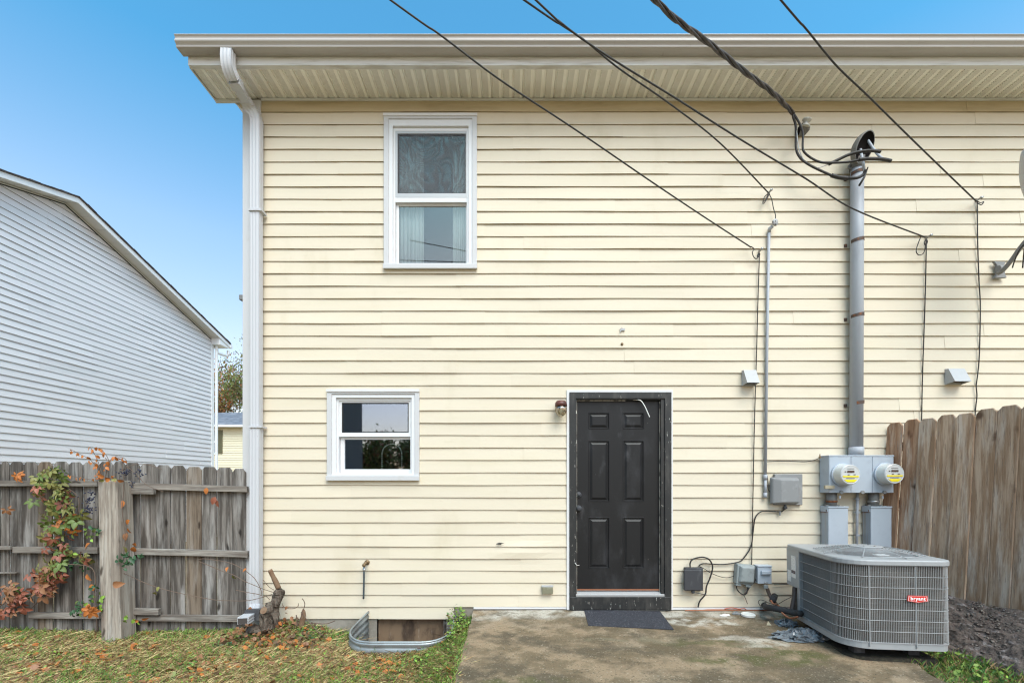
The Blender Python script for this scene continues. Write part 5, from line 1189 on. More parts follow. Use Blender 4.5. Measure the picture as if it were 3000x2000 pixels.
# stony bank under it
mb = MB(); nu, nv = 70, 22
for i in range(nu + 1):
    for j in range(nv + 1):
        t = i / nu; u_ = j / nv; base_ = A + dirv * (3.2 * t) + Vector((-.12, 0)); out = .60 * (1 - u_)
        zz_ = -.09 + .41 * (1 - (1 - u_) ** 1.6) ** .9 if u_ > 0 else -.12
        nz = .022 * math.sin(i * .9 + j * 1.1) * math.sin(j * .8 + i * .4) + random.uniform(-.010, .010)
        mb.v.append((base_.x - out * (1.0) + .12 * u_ + random.uniform(-.015, .015), base_.y + random.uniform(-.015, .015), zz_ + nz * (1 if 0 < u_ < 1 else .3)))
for i in range(nu):
    for j in range(nv): mb.f.append((i * (nv + 1) + j, (i + 1) * (nv + 1) + j, (i + 1) * (nv + 1) + j + 1, i * (nv + 1) + j + 1)); mb.m.append(0)
tag(mb.build('mulch_bank', 'mulch', smooth=False), 'dark stony mulch bank heaped below the right fence', kind='stuff')
v, f = [], []
ico = [(0, 0, 1), (.9, 0, .3), (.28, .85, .3), (-.72, .53, .3), (-.72, -.53, .3), (.28, -.85, .3), (0, 0, -.5)]
icf = [(0, 1, 2), (0, 2, 3), (0, 3, 4), (0, 4, 5), (0, 5, 1), (6, 2, 1), (6, 3, 2), (6, 4, 3), (6, 5, 4), (6, 1, 5)]
for k_ in range(2800):
    t, u_ = random.random(), random.random() ** .8; base_ = A + dirv * (3.0 * t) + Vector((-.12, 0)); out = .58 * (1 - u_)
    z = -.09 + .41 * (1 - (1 - u_) ** 1.6) ** .9; c = Vector((base_.x - out + .12 * u_, base_.y, z)); s_ = random.uniform(.005, .017); e = Euler((random.uniform(-.7, .7), random.uniform(-.7, .7), random.uniform(0, 6.3))).to_matrix()
    b = len(v); v += [tuple(c + e @ Vector((p[0] * s_ * random.uniform(.8, 1.4), p[1] * s_, p[2] * s_ * .5))) for p in ico]; f += [tuple(i + b for i in q_) for q_ in icf]
tag(npmesh('bank_stones', v, f, [0] * len(f), ['stone']), 'grey stone chips strewn over the mulch bank', kind='stuff')

# ================================================================== NEIGHBOUR HOUSE
NX = -8.95; Da, Dc = 9.10, 13.53
nb = empty('neighbor_house', (NX, 6, 0), 'pale grey sided neighbour house with white fascia, its gable side seen aslant', 'house')
za = Z(600, Da) ; zc = Z(994.3, Dc); ya, yc = Da - CD, Dc - CD; slope = (za - zc) / (yc - ya); y_front = ya - (yc - ya)
def ztopn(y): return za - abs(y - ya) * slope
pitch = .127; zbot = -.3; k_ = 0; z = zbot; rj = random.Random(4); nbn = 0
while z < za - .03:
    z1 = min(z + pitch, za); ymax = yc if z < zc else ya + (za - z) / slope; ymin = y_front if z < zc else ya - (za - z) / slope
    ymin = max(ymin, -2.2)
    js = [ymin]; y = ymin + rj.uniform(.6, 2.8)
    if (k_ // 2) * 2 != k_ and nbn: js = [ymin] + [j for j in lastj if ymin + .15 < j < ymax - .1]
    else:
        while y < ymax - .3: js.append(y); y += rj.uniform(2.4, 3.6)
    lastj = js[1:]; js = js + [ymax]
    for si, (a, b_) in enumerate(zip(js, js[1:])):
        if b_ - a < .02: continue
        mb = MB(); e_ = .006 * (si % 2)
        def cl(y, zz_): return min(zz_, ztopn(y) - .002)
        ta, tb = cl(a, z1 + .01), cl(b_, z1 + .01)
        ya2 = a; yb2 = b_
        mb.v = [(NX + .016 + e_, a, z), (NX + .016 + e_, b_, z), (NX + .003, b_, max(tb, z + .002)), (NX + .003, a, max(ta, z + .002)), (NX, a, z), (NX, b_, z)]
        if ta < z1 or tb < z1: mb.v[2] = (NX + .004, b_, max(tb, z + .001)); mb.v[3] = (NX + .004, a, max(ta, z + .001))
        mb.f = [(0, 1, 2, 3), (4, 5, 1, 0), (0, 3, 4), (1, 5, 2)]; mb.m = [0, 1, 0, 0]
        mb.build('siding_board', ['neigh', 'lap_edge_n'] if 'lap_edge_n' in M else ['neigh', 'boxgrey'], nb); nbn += 1
    z += pitch; k_ += 1
mb = MB(); mb.prism([(NX - .002, max(y_front, -2.2), -.5), (NX - .002, yc, -.5), (NX - .002, yc, zc), (NX - .002, ya, za), (NX - .002, max(y_front, -2.2), ztopn(max(y_front, -2.2)))], (-9, 0, 0)); mb.build('wall', 'neigh', nb)
# rake soffit, fascia, roof
OV = .262; ye = Dc - CD + .44; y_f = -2.2
def nz_(y, d=0): return Z(594.7, Da) - abs(y - ya) * slope + d
for (y0, y1, nm) in ((ya, ye, 0), (y_f, ya, 0)):
    n_ = int(abs(y1 - y0) / .32)
    for i in range(n_):
        a, b_ = y0 + (y1 - y0) * i / n_, y0 + (y1 - y0) * (i + 1) / n_
        mb = MB(); g_ = .004; mb.v = [(NX, a + g_, nz_(a) + .012), (NX + OV, a + g_, nz_(a) + .012), (NX + OV, b_ - g_, nz_(b_) + .012), (NX, b_ - g_, nz_(b_) + .012), (NX, a + g_, nz_(a) + .03), (NX + OV, a + g_, nz_(a) + .03), (NX + OV, b_ - g_, nz_(b_) + .03), (NX, b_ - g_, nz_(b_) + .03)]
        mb.f = [(0, 1, 2, 3)[::-1], (4, 5, 6, 7), (0, 1, 5, 4), (2, 3, 7, 6), (1, 2, 6, 5), (3, 0, 4, 7)]; mb.m = [0] * 6; mb.build('soffit_panel', 'neighsoff', nb)
mb = MB(); fh = .105
mb.prism([(NX + OV, y_f, nz_(y_f)), (NX + OV, ya, nz_(ya)), (NX + OV, ye, nz_(ye)), (NX + OV, ye, nz_(ye) + fh), (NX + OV, ya, nz_(ya) + fh), (NX + OV, y_f, nz_(y_f) + fh)], (.02, 0, 0)); mb.build('rake_fascia', 'neighwhite', nb, bev=.003)
mb = MB(); mb.prism([(NX + OV + .045, y_f, nz_(y_f) + fh), (NX + OV + .045, ya, nz_(ya) + fh), (NX + OV + .045, ye + .05, nz_(ye + .05) + fh), (NX + OV + .045, ye + .05, nz_(ye + .05) + fh + .016), (NX + OV + .045, ya, nz_(ya) + fh + .016), (NX + OV + .045, y_f, nz_(y_f) + fh + .016)], (-9.8, 0, 0)); rfm = mb.build('roof', 'shingle', nb)
for i in range(60):
    y = y_f + (ye - y_f) * i / 60; y2 = y_f + (ye - y_f) * (i + 1.04) / 60; q0, q1 = nz_(y) + fh + .014, nz_(y2) + fh + .014; xa, xb = NX + OV - .1, NX + OV + .05 + .004 * (i % 2)
    MB().hexa([(xa, y, q0), (xb, y, q0), (xb, y2, q1), (xa, y2, q1)], [(xa, y, q0 + .008 + .006 * (i % 3)), (xb, y, q0 + .008 + .006 * (i % 3)), (xb, y2, q1 + .012), (xa, y2, q1 + .012)]).build('shingle', 'shingle', rfm)
MB().tube([(NX + .012, y_f, nz_(y_f) - .005), (NX + .012, ya, nz_(ya) - .005), (NX + .012, ye - .44, nz_(ye - .44) - .005)], .014, 4).build('frieze_channel', 'neighsoff', nb)
# boxed return, corner trim, gutter end and downspout
MB().prism([(NX + .012, yc, zc - .14), (NX + .012, ye, zc - .14), (NX + .012, ye, nz_(ye) + .01), (NX + .012, yc, nz_(yc) + .01)], (OV - .013, 0, 0)).build('eave_return', 'neighwhite', nb, bev=.003)
MB().box(NX - .02, NX + .03, yc - .02, yc + .10, -.5, zc - .14).build('corner_post', 'neighwhite', nb, bev=.004)
MB().box(NX - 9, NX + OV + .04, ye + .002, ye + .12, nz_(ye) - .02, nz_(ye) + .09).build('gutter', 'neighwhite', nb, bev=.01)
zd = Z(1022, Dc + .3); mb = MB(); mb.tube(smoothpts([(NX + .20, ye + .06, zd - .0), (NX + .20, ye + .06, zd - .10), (NX + .17, ye + .03, zd - .16), (NX + .1, yc + .15, zd - .17), (NX + .08, yc + .13, zd - .25), (NX + .08, yc + .13, -.4)], 4), .042, 8); mb.build('downspout', 'neighwhite', nb, smooth=True)

# ================================================================== FAR HOUSE
fy = 25.; DF = fy + CD
fh_ = empty('far_house', P(670, 1450, DF), 'distant cream house with blue grey roof between the two houses', 'house')
ze, zr = Z(1247, DF), Z(1247, DF) + 1.55
XL, XR = X(480, DF), X(1000, DF)
mb = MB(); k_ = 0; z = -.3
while z < ze - .05: 
    mb.add([(XL, fy - .03, z), (XR, fy - .03, z), (XR, fy, z + .155), (XL, fy, z + .155), (XL, fy, z), (XR, fy, z)], [(0, 1, 2, 3), (4, 5, 1, 0)]); z += .155
mb.box(XL, XR, fy + .01, fy + 9, -.4, ze); mb.build('wall', 'farcream', fh_)
MB().prism([(XL - .5, fy - .4, ze + .02), (XL - .5, fy + 4.5, zr), (XL - .5, fy + 9.4, ze + .02)], (XR - XL + 1, 0, 0)).build('roof', 'shingle2', fh_)
MB().box(XL - .5, XR + .5, fy - .5, fy - .38, ze - .12, ze + .03).build('gutter', 'white', fh_)
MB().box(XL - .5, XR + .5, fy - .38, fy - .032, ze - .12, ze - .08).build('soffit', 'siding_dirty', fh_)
wx0, wx1, wz0, wz1 = X(610, DF), X(635, DF), Z(1327, DF), Z(1260, DF)
wn = MB().ring((wx0 - .08, wx1 + .04, wz0 - .08, wz1 + .08), (wx0, wx1, wz0, wz1), fy - .09, fy - .03).build('window', 'neighwhite', fh_)
MB().box(wx0, wx1, fy - .05, fy - .04, wz0, wz1).build('pane', 'farglass', wn)
MB().box(wx0, wx1, fy - .07, fy - .051, (wz0 + wz1) / 2 - .04, (wz0 + wz1) / 2 + .04).box((wx0 + wx1) / 2 + .06, (wx0 + wx1) / 2 + .1, fy - .07, fy - .051, wz0, wz1).build('muntin', 'neighwhite', wn)
sh_ = MB().box(X(638, DF), X(653, DF), fy - .07, fy - .032, wz0 - .02, wz1 + .02).build('shutter', 'shutter', fh_)
mb = MB()
for i in range(24): z = wz0 + .05 + (wz1 - wz0 - .1) * i / 24; mb.box(X(640, DF), X(651, DF), fy - .085, fy - .071, z, z + .03)
mb.build('slat', 'shutter', sh_)

# ================================================================== FAR TREES
def tree(x, y, h, w_, seed, label, mats_, nl=2600):
    rs = random.Random(seed); o = empty('autumn_tree', (x, y, -.3), label, 'tree', 'sparse autumn trees behind the far house')
    tr = MB(); tips = []
    def grow(p, d, L_, r, lev):
        n = 4; pts = [p]; rr = [r]
        for i in range(n):
            d = (d + Vector((rs.uniform(-.14, .14), rs.uniform(-.14, .14), rs.uniform(.0, .10)))).normalized(); p = p + d * L_ / n; pts.append(p); rr.append(r * (1 - .6 * (i + 1) / n))
            if lev < 3 and i > (0 if lev else 1):
                for _ in range(2 if lev else 2):
                    a = rs.uniform(0, 6.28); sd3 = Vector((math.cos(a), math.sin(a), rs.uniform(.3, 1.1))).normalized(); grow(p, (d * .45 + sd3).normalized(), L_ * rs.uniform(.42, .62), r * .45, lev + 1)
            if lev >= 2: tips.append(p)
        tr.tube(pts, rr, 5, cap=False)
    grow(Vector((x, y, -.4)), Vector((0, 0, 1)), h * .82, h * .011, 0)
    tr.build('trunk', 'bark', o)
    v, f, mi = [], [], []
    for i in range(nl):
        t = rs.choice(tips); c = t + Vector((rs.gauss(0, .42), rs.gauss(0, .42), rs.gauss(0, .36))); s_ = rs.uniform(.07, .15)
        e = Euler((rs.uniform(0, 6), rs.uniform(0, 6), rs.uniform(0, 6))).to_matrix(); b = len(v)
        v += [tuple(c + e @ Vector(q_) * s_) for q_ in ((-1, 0, 0), (0, -.55, .1), (1, 0, 0), (0, .55, .1))]; f.append((b, b + 1, b + 2, b + 3)); mi.append(rs.choices(range(len(mats_)), [5, 3, 2][:len(mats_)])[0])
    me = npmesh('crown', [tuple(Vector(p) - ORG[o.name]) for p in v], f, mi, mats_, o)
tree(X(640, 44), 39, 9.3, 3, 3, 'reddish sparse tree nearest the neighbour house, behind the far roof', ['lf_dry', 'lf_yel', 'lf_rust'], 3600)
tree(X(688, 46), 41, 10.2, 3, 8, 'tall yellow green sparse tree in the middle of the gap', ['lf_yel', 'lf_green', 'lf_dry'], 3600)
tree(X(735, 42), 37, 8.6, 3, 15, 'green sparse tree close to the corner of the cream house', ['lf_green', 'lf_yel', 'lf_dry'], 3600)
tree(X(590, 46), 42, 8, 3, 21, 'sparse tree mostly hidden by the neighbour house', ['lf_yel', 'lf_green', 'lf_dry'])

# what stands behind the photographer and shows in the panes
bh = empty('rear_house', (-10, -16, 0), 'dark sided house behind the photographer, mirrored in the small window', 'house')
mb = MB(); z = -.3
while z < 7.2: mb.add([(-17, -15.97, z), (-6.9, -15.97, z), (-6.9, -16, z + .14), (-17, -16, z + .14), (-17, -16, z), (-6.9, -16, z)], [(3, 2, 1, 0), (0, 1, 5, 4)]); z += .14
mb.prism([(-17, -16.01, -.4), (-6.9, -16.01, -.4), (-14, -24, -.4), (-17, -24, -.4)], (0, 0, 7.6)); mb.build('wall', 'rearwall', bh)
MB().prism([(-17.4, -15.6, 7.2), (-6.6, -15.6, 7.2), (-14, -24.4, 7.2), (-17.4, -24.4, 7.2)], (0, 0, .25)).build('roof', 'shingle', bh)
for i, (x_, y_, h_) in enumerate(((-7.2, -22, 2.7), (-5.6, -22, 2.9), (-4.4, -22.5, 2.7), (6, -25, 4.2), (10.5, -26, 4.6), (15, -28, 5))):
    tree(x_, y_, h_, 3, 40 + i, 'leafy tree behind the photographer, ' + ('mirrored at the left of the small pane', 'second from the left in the mirrored row', 'third from the left in the mirrored row', 'fourth from the left in the mirrored row', 'fifth from the left in the mirrored row', 'last at the right of the mirrored row')[i], ['lf_green', 'lf_yel', 'lf_dry'], 5200)
for o in bpy.data.objects:
    if o.get('label', '').startswith('leafy tree behind'): o['group'] = 'trees behind the photographer'

# ================================================================== PLANTS ON THE FENCE
def leafmesh(mat_, kind):
    mb = MB()
    def leaflet(d_ang, L_, w_, base=(0, 0)):
        n = 7; ca, sa = math.cos(d_ang), math.sin(d_ang); L0 = []; R0 = []; C0 = []
        for i in range(n):
            t = i / (n - 1); hw = w_ * math.sin(math.pi * t ** .8) ** .8 if 0 < t < 1 else .0005; yy_ = L_ * t
            for (lst, sgn) in ((L0, -1), (R0, 1), (C0, 0)):
                xx_ = sgn * hw; zz_ = abs(xx_) * .45 - .25 * L_ * t * t
                lst.append((base[0] + xx_ * ca - yy_ * sa, base[1] + xx_ * sa + yy_ * ca, zz_))
        b = len(mb.v); mb.v.extend(L0 + C0 + R0)
        for i in range(n - 1):
            mb.f.append((b + i, b + n + i, b + n + i + 1, b + i + 1)); mb.f.append((b + n + i, b + 2 * n + i, b + 2 * n + i + 1, b + n + i + 1)); mb.m += [0, 0]
    if kind == 'palm':
        for a, L_ in ((-118, .62), (-58, .85), (0, 1), (58, .85), (118, .62)): leaflet(R(a), L_, .27 * L_, (-.16 * math.sin(R(a)), .16 * math.cos(R(a))))
    elif kind == 'tri':
        for a, L_ in ((-70, .85), (0, 1), (70, .85)): leaflet(R(a), L_, .33 * L_, (-.12 * math.sin(R(a)), .12 * math.cos(R(a))))
    else: leaflet(0, 1, .32)
    me = bpy.data.meshes.new('leaf'); me.from_pydata(mb.v, [], mb.f); me.materials.append(M[mat_]); me.polygons.foreach_set('use_smooth', [True] * len(mb.f)); me.update(); return me
LM = {}
def leafobj(parent, mat_, kind, pos, size, tilt=.5, down=True, rs=random, roll=None):
    key = (mat_, kind)
    if key not in LM: LM[key] = leafmesh(mat_, kind)
    o = bpy.data.objects.new('leaf', LM[key]); COL.objects.link(o); o.parent = parent; o.location = Vector(pos) - ORG[parent.name]
    # leaf plane faces the viewer (-Y), tip hanging down
    base_ = Euler((R(90), 0, 0)).to_matrix()
    r_ = roll if roll is not None else (math.pi + rs.uniform(-.9, .9) if down else rs.uniform(0, 6.28))
    m_ = Euler((rs.uniform(-tilt, tilt), 0, rs.uniform(-tilt, tilt))).to_matrix() @ base_ @ Euler((0, 0, r_)).to_matrix()
    o.rotation_euler = m_.to_euler(); o.scale = (size,) * 3; return o
def stem(parent, pts, r, m_='twig', D=4.78, name='stem'):
    MB().tube(smoothpts([P(a, b_, D) for a, b_ in pts], 5), r, 5).build(name, m_, parent, smooth=True)
rs = random.Random(12)
cv = empty('creeper_vine', P(150, 1700, 4.78), 'large creeper of green and red five part leaves hanging on the left fence', 'vine')
pA = [(140, 1360), (150, 1420), (180, 1480), (165, 1560), (172, 1640), (150, 1690), (110, 1712), (60, 1735), (15, 1765), (-30, 1790)]
stem(cv, pA, .006); stem(cv, [(150, 1400), (200, 1430), (230, 1460), (225, 1520), (200, 1560)], .004); stem(cv, [(160, 1690), (130, 1740), (80, 1790), (40, 1810)], .004); stem(cv, [(170, 1600), (230, 1640), (270, 1655)], .003)
zones = [((100, 1372), (190, 1400), 12, ['lf_green', 'lf_green', 'lf_yel']), ((95, 1400), (195, 1480), 22, ['lf_green', 'lf_green', 'lf_yel', 'lf_red']), ((120, 1480), (215, 1560), 20, ['lf_green', 'lf_yel', 'lf_green', 'lf_rust']),
         ((190, 1440), (240, 1540), 8, ['lf_yel', 'lf_green']), ((115, 1560), (205, 1640), 16, ['lf_yel', 'lf_green', 'lf_red']), ((130, 1630), (190, 1700), 12, ['lf_red', 'lf_yel', 'lf_green']),
         ((80, 1660), (170, 1730), 16, ['lf_red', 'lf_red', 'lf_dry', 'lf_yel']), ((5, 1710), (80, 1760), 14, ['lf_red', 'lf_red', 'lf_dry', 'lf_green']), ((0, 1770), (75, 1800), 7, ['lf_red', 'lf_dry']), ((90, 1720), (160, 1745), 6, ['lf_red', 'lf_dry']),
         ((-60, 1740), (0, 1800), 6, ['lf_red', 'lf_dry']), ((235, 1620), (280, 1640), 5, ['lf_yel', 'lf_red']), ((20, 1490), (30, 1500), 1, ['lf_dry']), ((50, 1385), (62, 1405), 2, ['lf_rust'])]
for (a, b_, n_, ms_) in zones:
    for i in range(int(n_ * 1.5)):
        p = P(rs.uniform(a[0], b_[0]), rs.uniform(a[1], b_[1]), 4.77 - rs.uniform(0, .10)); leafobj(cv, rs.choice(ms_), rs.choice(['palm', 'palm', 'tri']), p, rs.uniform(.050, .088), .75, True, rs)
ov = empty('orange_creeper', P(300, 1405, 4.6), 'sprays of small orange leaves arching from the top of the thick post', 'vine')
for pts in ([(300, 1405), (285, 1370), (262, 1345), (235, 1330), (212, 1318)], [(300, 1400), (292, 1365), (280, 1335), (265, 1310)], [(310, 1395), (318, 1350), (303, 1322), (290, 1312)], [(310, 1400), (315, 1360), (335, 1338), (360, 1340), (372, 1350)], [(272, 1405), (240, 1400), (205, 1392)], [(350, 1380), (395, 1360), (440, 1362), (475, 1375)], [(358, 1350), (362, 1430), (358, 1500), (366, 1560), (362, 1640)], [(360, 1355), (400, 1390), (430, 1420), (480, 1440)]):
    stem(ov, pts, .0028, 'twig', 4.62)
    m2 = 'lf_rust'
    if pts[0][0] < 330:
        sm = smoothpts([P(a, b_, 4.61) for a, b_ in pts], 6)
        for i, q_ in enumerate(sm[4:]):
            if i % 2 == 0: leafobj(ov, 'lf_rust', 'one', q_ + Vector((rs.uniform(-.015, .015), -.01, rs.uniform(-.01, .01))), rs.uniform(.032, .05), .7, True, rs)
for i in range(16): leafobj(ov, rs.choice(['lf_rust', 'lf_rust', 'lf_yel']), 'one', P(rs.uniform(268, 350), rs.uniform(1396, 1406), 4.55), rs.uniform(.04, .06), .9, False, rs)
for (a, b_, mm) in ((380, 1522, 'lf_rust'), (375, 1545, 'lf_rust'), (372, 1560, 'lf_dry'), (352, 1575, 'lf_dry'), (345, 1580, 'lf_dry'), (398, 1590, 'lf_rust'), (392, 1600, 'lf_rust'), (362, 1600, 'lf_yel'), (606, 1428, 'lf_rust'), (632, 1455, 'lf_red'), (638, 1465, 'lf_red'), (264, 1590, 'lf_rust'), (255, 1680, 'lf_rust'), (268, 1710, 'lf_rust'), (360, 1465, 'lf_rust')):
    leafobj(ov, mm, 'one', P(a, b_, 4.66), rs.uniform(.06, .09), .5, True, rs)
lo_ = leafobj(ov, 'lf_dry', 'one', P(330, 1712, 4.47), .11, .2, True, rs, R(-85)); 
for (cx, cy, n_) in ((362, 1384, 30), (404, 1386, 18), (262, 1465, 34), (258, 1490, 30), (268, 1445, 12), (390, 1414, 8)):
    mb = MB()
    for i in range(n_): p = P(cx + rs.gauss(0, 9), cy + rs.gauss(0, 6), 4.64 - rs.uniform(0, .03)); lathe([(.001, -.007), (.006, -.004), (.007, 0), (.006, .004), (.001, .007)], p, '-y', 6, mb)
    mb.build('berry_cluster', 'berry', ov, smooth=True)['kind'] = 'stuff'
iv = empty('green_ivy', P(370, 1640, 4.62), 'dark green ivy sprigs climbing round the foot and side of the thick post', 'vine')
for (a, b_, n_, ms_, sz_) in (((345, 1622), (390, 1648), 22, ['lf_dark'], .045), ((390, 1625), (418, 1632), 6, ['lf_dark'], .04), ((356, 1648), (366, 1670), 5, ['lf_dark'], .04), ((175, 1652), (215, 1665), 12, ['lf_dark'], .042), ((215, 1648), (262, 1672), 12, ['lf_dark'], .04),
                              ((265, 1542), (290, 1565), 10, ['lf_dark', 'lf_green'], .045), ((250, 1548), (275, 1580), 8, ['lf_lime', 'lf_green'], .04), ((215, 1740), (300, 1800), 26, ['lf_lime', 'lf_green', 'lf_dark', 'lf_dark'], .045), ((210, 1780), (235, 1800), 8, ['lf_dark'], .045), ((290, 1750), (302, 1790), 8, ['lf_lime'], .04), ((272, 1715), (285, 1745), 6, ['lf_dark'], .04), ((195, 1615), (230, 1632), 8, ['lf_lime', 'lf_yel'], .05), ((365, 1808), (415, 1818), 8, ['lf_lime', 'lf_rust'], .05)):
    for i in range(n_): leafobj(iv, rs.choice(ms_), 'one', P(rs.uniform(a[0], b_[0]), rs.uniform(a[1], b_[1]), 4.58 if a[0] > 240 else 4.74), sz_ * rs.uniform(.8, 1.25), .7, False, rs)
stem(iv, [(285, 1850), (282, 1790), (276, 1740), (280, 1700), (265, 1660), (200, 1652)], .004, 'twig', 4.7); stem(iv, [(362, 1860), (365, 1760), (363, 1660), (366, 1620)], .004, 'twig', 4.7)
for i in range(7): leafobj(iv, 'lf_rust', 'palm', P(268 + rs.uniform(-12, 12), 1788 + rs.uniform(-8, 8), 4.52), .075, .6, True, rs)

# ---- twisted stump against the downspout
def c6(x, y, D): return P(640 + x / 3.92, 1600 + y / 3.92, D)
stp = empty('vine_stump', c6(620, 960, 4.7), 'gnarled cut vine stump twisting up beside the downspout', 'stump')
def gnarl(pts, rad, name, m_, seed, n=18):
    sm = smoothpts(pts, 6); k_ = len(sm); rr = []
    for i in range(k_):
        t = i / (k_ - 1) * (len(rad) - 1); a = int(min(t, len(rad) - 2)); rr.append(rad[a] + (rad[a + 1] - rad[a]) * (t - a))
    mb = MB(); mb.tube(sm, rr, n); rsd = random.Random(seed)
    for i, p in enumerate(mb.v):
        ring_, j = divmod(i, n); c = sm[ring_]; dv = Vector(p) - c
        k2 = 1 + .22 * math.sin(j * 3 * 2 * math.pi / n * 1. + ring_ * .35) + rsd.uniform(-.14, .14); mb.v[i] = tuple(c + dv * k2)
    o = mb.build(name, m_, stp, smooth=True); return o
gnarl([c6(650, 1010, 4.70), c6(660, 900, 4.70), c6(640, 780, 4.71), c6(640, 680, 4.71), c6(680, 610, 4.71), c6(690, 540, 4.72), c6(705, 490, 4.72)], [.052, .036, .042, .046, .044, .052, .040], 'main_stem', 'bark', 1)
gnarl([c6(600, 1010, 4.64), c6(590, 900, 4.64), c6(570, 800, 4.65), c6(585, 700, 4.66), c6(575, 640, 4.66)], [.045, .034, .032, .036, .024], 'side_stem', 'bark', 2)
gnarl([c6(560, 960, 4.6), c6(530, 850, 4.6), c6(520, 760, 4.6)], [.050, .040, .040], 'side_stem', 'bark', 3)
gnarl([c6(330, 975, 4.62), c6(430, 965, 4.62), c6(600, 1000, 4.64)], [.03, .05, .045], 'root_mass', 'bark', 4)
lathe([(.036, 0), (.036, .006)], c6(521, 735, 4.57), Vector((-.1, -.8, .5)), 12).build('cut_end', 'cutwood', stp)
MB().tube(smoothpts([c6(690, 480, 4.71), c6(655, 400, 4.70), c6(620, 330, 4.69), c6(590, 268, 4.68)], 3), [.026] * 5 + [.022] * 5, 8).build('cut_branch', 'cutwood', stp, smooth=True)
for pts in ([(650, 530), (520, 490), (400, 440), (300, 400)], [(640, 500), (590, 470), (560, 440), (510, 380)], [(500, 560), (420, 540), (350, 530), (200, 500)], [(620, 545), (480, 590), (330, 620), (150, 622), (-120, 600), (-700, 470), (-1100, 300)], [(500, 560), (480, 480), (400, 350), (230, 230), (100, 180), (-10, 160), (-160, 140), (-240, 150)], [(300, 400), (180, 330), (40, 280), (-150, 200), (-230, 170)], [(730, 650), (760, 700), (850, 712), (910, 690), (918, 650)], [(700, 690), (740, 700)], [(590, 610), (550, 570)]):
    MB().tube(smoothpts([c6(a, b_, 4.66) for a, b_ in pts], 5), .0034, 5).build('twig', 'twig', stp)
for (a, b_, mm) in ((110, 235, 'lf_rust'), (325, 255, 'lf_rust'), (780, 755, 'lf_rust'), (835, 800, 'lf_dry'), (800, 690, 'lf_dry'), (800, 870, 'lf_dry'), (765, 810, 'lf_dry'), (-680, 460, 'lf_yel'), (-720, 520, 'lf_yel'), (165, 330, 'lf_yel'), (365, 690, 'lf_dry')):
    o = leafobj(stp, mm, 'one', c6(a, b_, 4.63), rs.uniform(.045, .075), .8, True, rs)
bs = empty('broken_stub', c6(960, 960, 4.75), 'split dry brown stub with thin shoots at the foot of the wall', 'stump')
MB().tube(smoothpts([c6(930, 1000, 4.75), c6(950, 900, 4.76), c6(975, 800, 4.77), c6(975, 710, 4.78)], 4), [.045, .042, .04, .036, .032, .03, .028, .028, .026, .024, .02, .012, .004], 7).build('split_stem', 'cutwood', bs)
for pts in ([(900, 920), (950, 800), (990, 680), (985, 630), (960, 595)], [(905, 900), (893, 785)], [(950, 750), (1010, 830), (1090, 920), (1180, 1010), (1330, 1140)], [(1000, 890), (1120, 880), (1240, 885), (1340, 850)], [(730, 960), (735, 880), (760, 840)]):
    MB().tube(smoothpts([c6(a, b_, 4.70 if a < 1080 else 4.62) for a, b_ in pts], 4), .006 if len(pts) < 4 else .0045, 5).build('shoot', 'twig', bs)
o = leafobj(bs, 'lf_dry', 'one', c6(1185, 925, 4.66), .05, .5, True, rs)

# ================================================================== GRASS, LITTER, WEEDS (nobody could count these)
def ground_at(x, y): return gz(x, y)
def free(x, y):
    if in_well(x, y) or in_well(x, y - .03): return False
    if -.41 < x < 3.12: return False
    if y > -.03: return False
    if x > 3.1 and y < -.2 and (x - cen.x) < .3 and abs(y - cen.y) < .4: return False
    if math.hypot(x - X(320, 4.6), y + .2) < .13: return False
    return True
def blades(n, xr_, yr_, L_, wd, up, mats_, w_, name, label, dens=None):
    v = np.zeros((n * 4, 3), np.float32); mi = np.zeros(n, np.int32); c_ = 0; tries = 0
    while c_ < n and tries < n * 8:
        tries += 1; x = random.uniform(*xr_); y = random.uniform(*yr_)
        if not free(x, y): continue
        if dens and random.random() > dens(x, y): continue
        z = ground_at(x, y) + .002; l_ = random.uniform(*L_); a = random.uniform(0, 6.283); el = random.uniform(*up); ww = random.uniform(*wd)
        dx, dy, dz_ = math.cos(a) * math.cos(el) * l_, math.sin(a) * math.cos(el) * l_, math.sin(el) * l_; sx_, sy_ = -math.sin(a) * ww, math.cos(a) * ww
        z0 = z + random.uniform(0, .02)
        v[c_ * 4:c_ * 4 + 4] = [(x - sx_, y - sy_, z0), (x + sx_, y + sy_, z0), (x + dx * .55 + sx_ * .7, y + dy * .55 + sy_ * .7, z0 + dz_ * .7), (x + dx, y + dy, z0 + dz_ * .95)]
        mi[c_] = random.choices(range(len(mats_)), w_)[0]; c_ += 1
    f = np.arange(c_ * 4).reshape(-1, 4); tag(npmesh(name, v[:c_ * 4], f, mi[:c_], mats_), label, kind='stuff')
def nz2(x, y, s_=1.): return .5 + .25 * math.sin(3.1 * x * s_ + 1.3 * math.sin(2.3 * y * s_)) + .25 * math.sin(4.7 * y * s_ + 1.7 * math.sin(3.3 * x * s_))
YR = (-1.75, -.03)
def near_wall(x, y): return max(0, 1 + y / .45)
def dgreen(x, y): return min(1, .09 + .55 * max(0, nz2(x, y) - .40) + .75 * near_wall(x, y) * (1 if x > -2.4 else .35) + (.5 if x > -.75 else 0))
blades(120000, (-6.6, -.38), YR, (.03, .10), (.0006, .0014), (-.02, .55), ['straw', 'straw2', 'lf_dry', 'stalkdark'], [6, 4, 1, 2], 'dry_grass', 'straw coloured dry grass and thatch over the yard')
blades(20000, (-6.6, -.38), YR, (.03, .08), (.0008, .0019), (.5, 1.5), ['grassg', 'lf_lime', 'grassd'], [6, 2, 3], 'green_grass', 'short green grass blades growing through the thatch', dgreen)
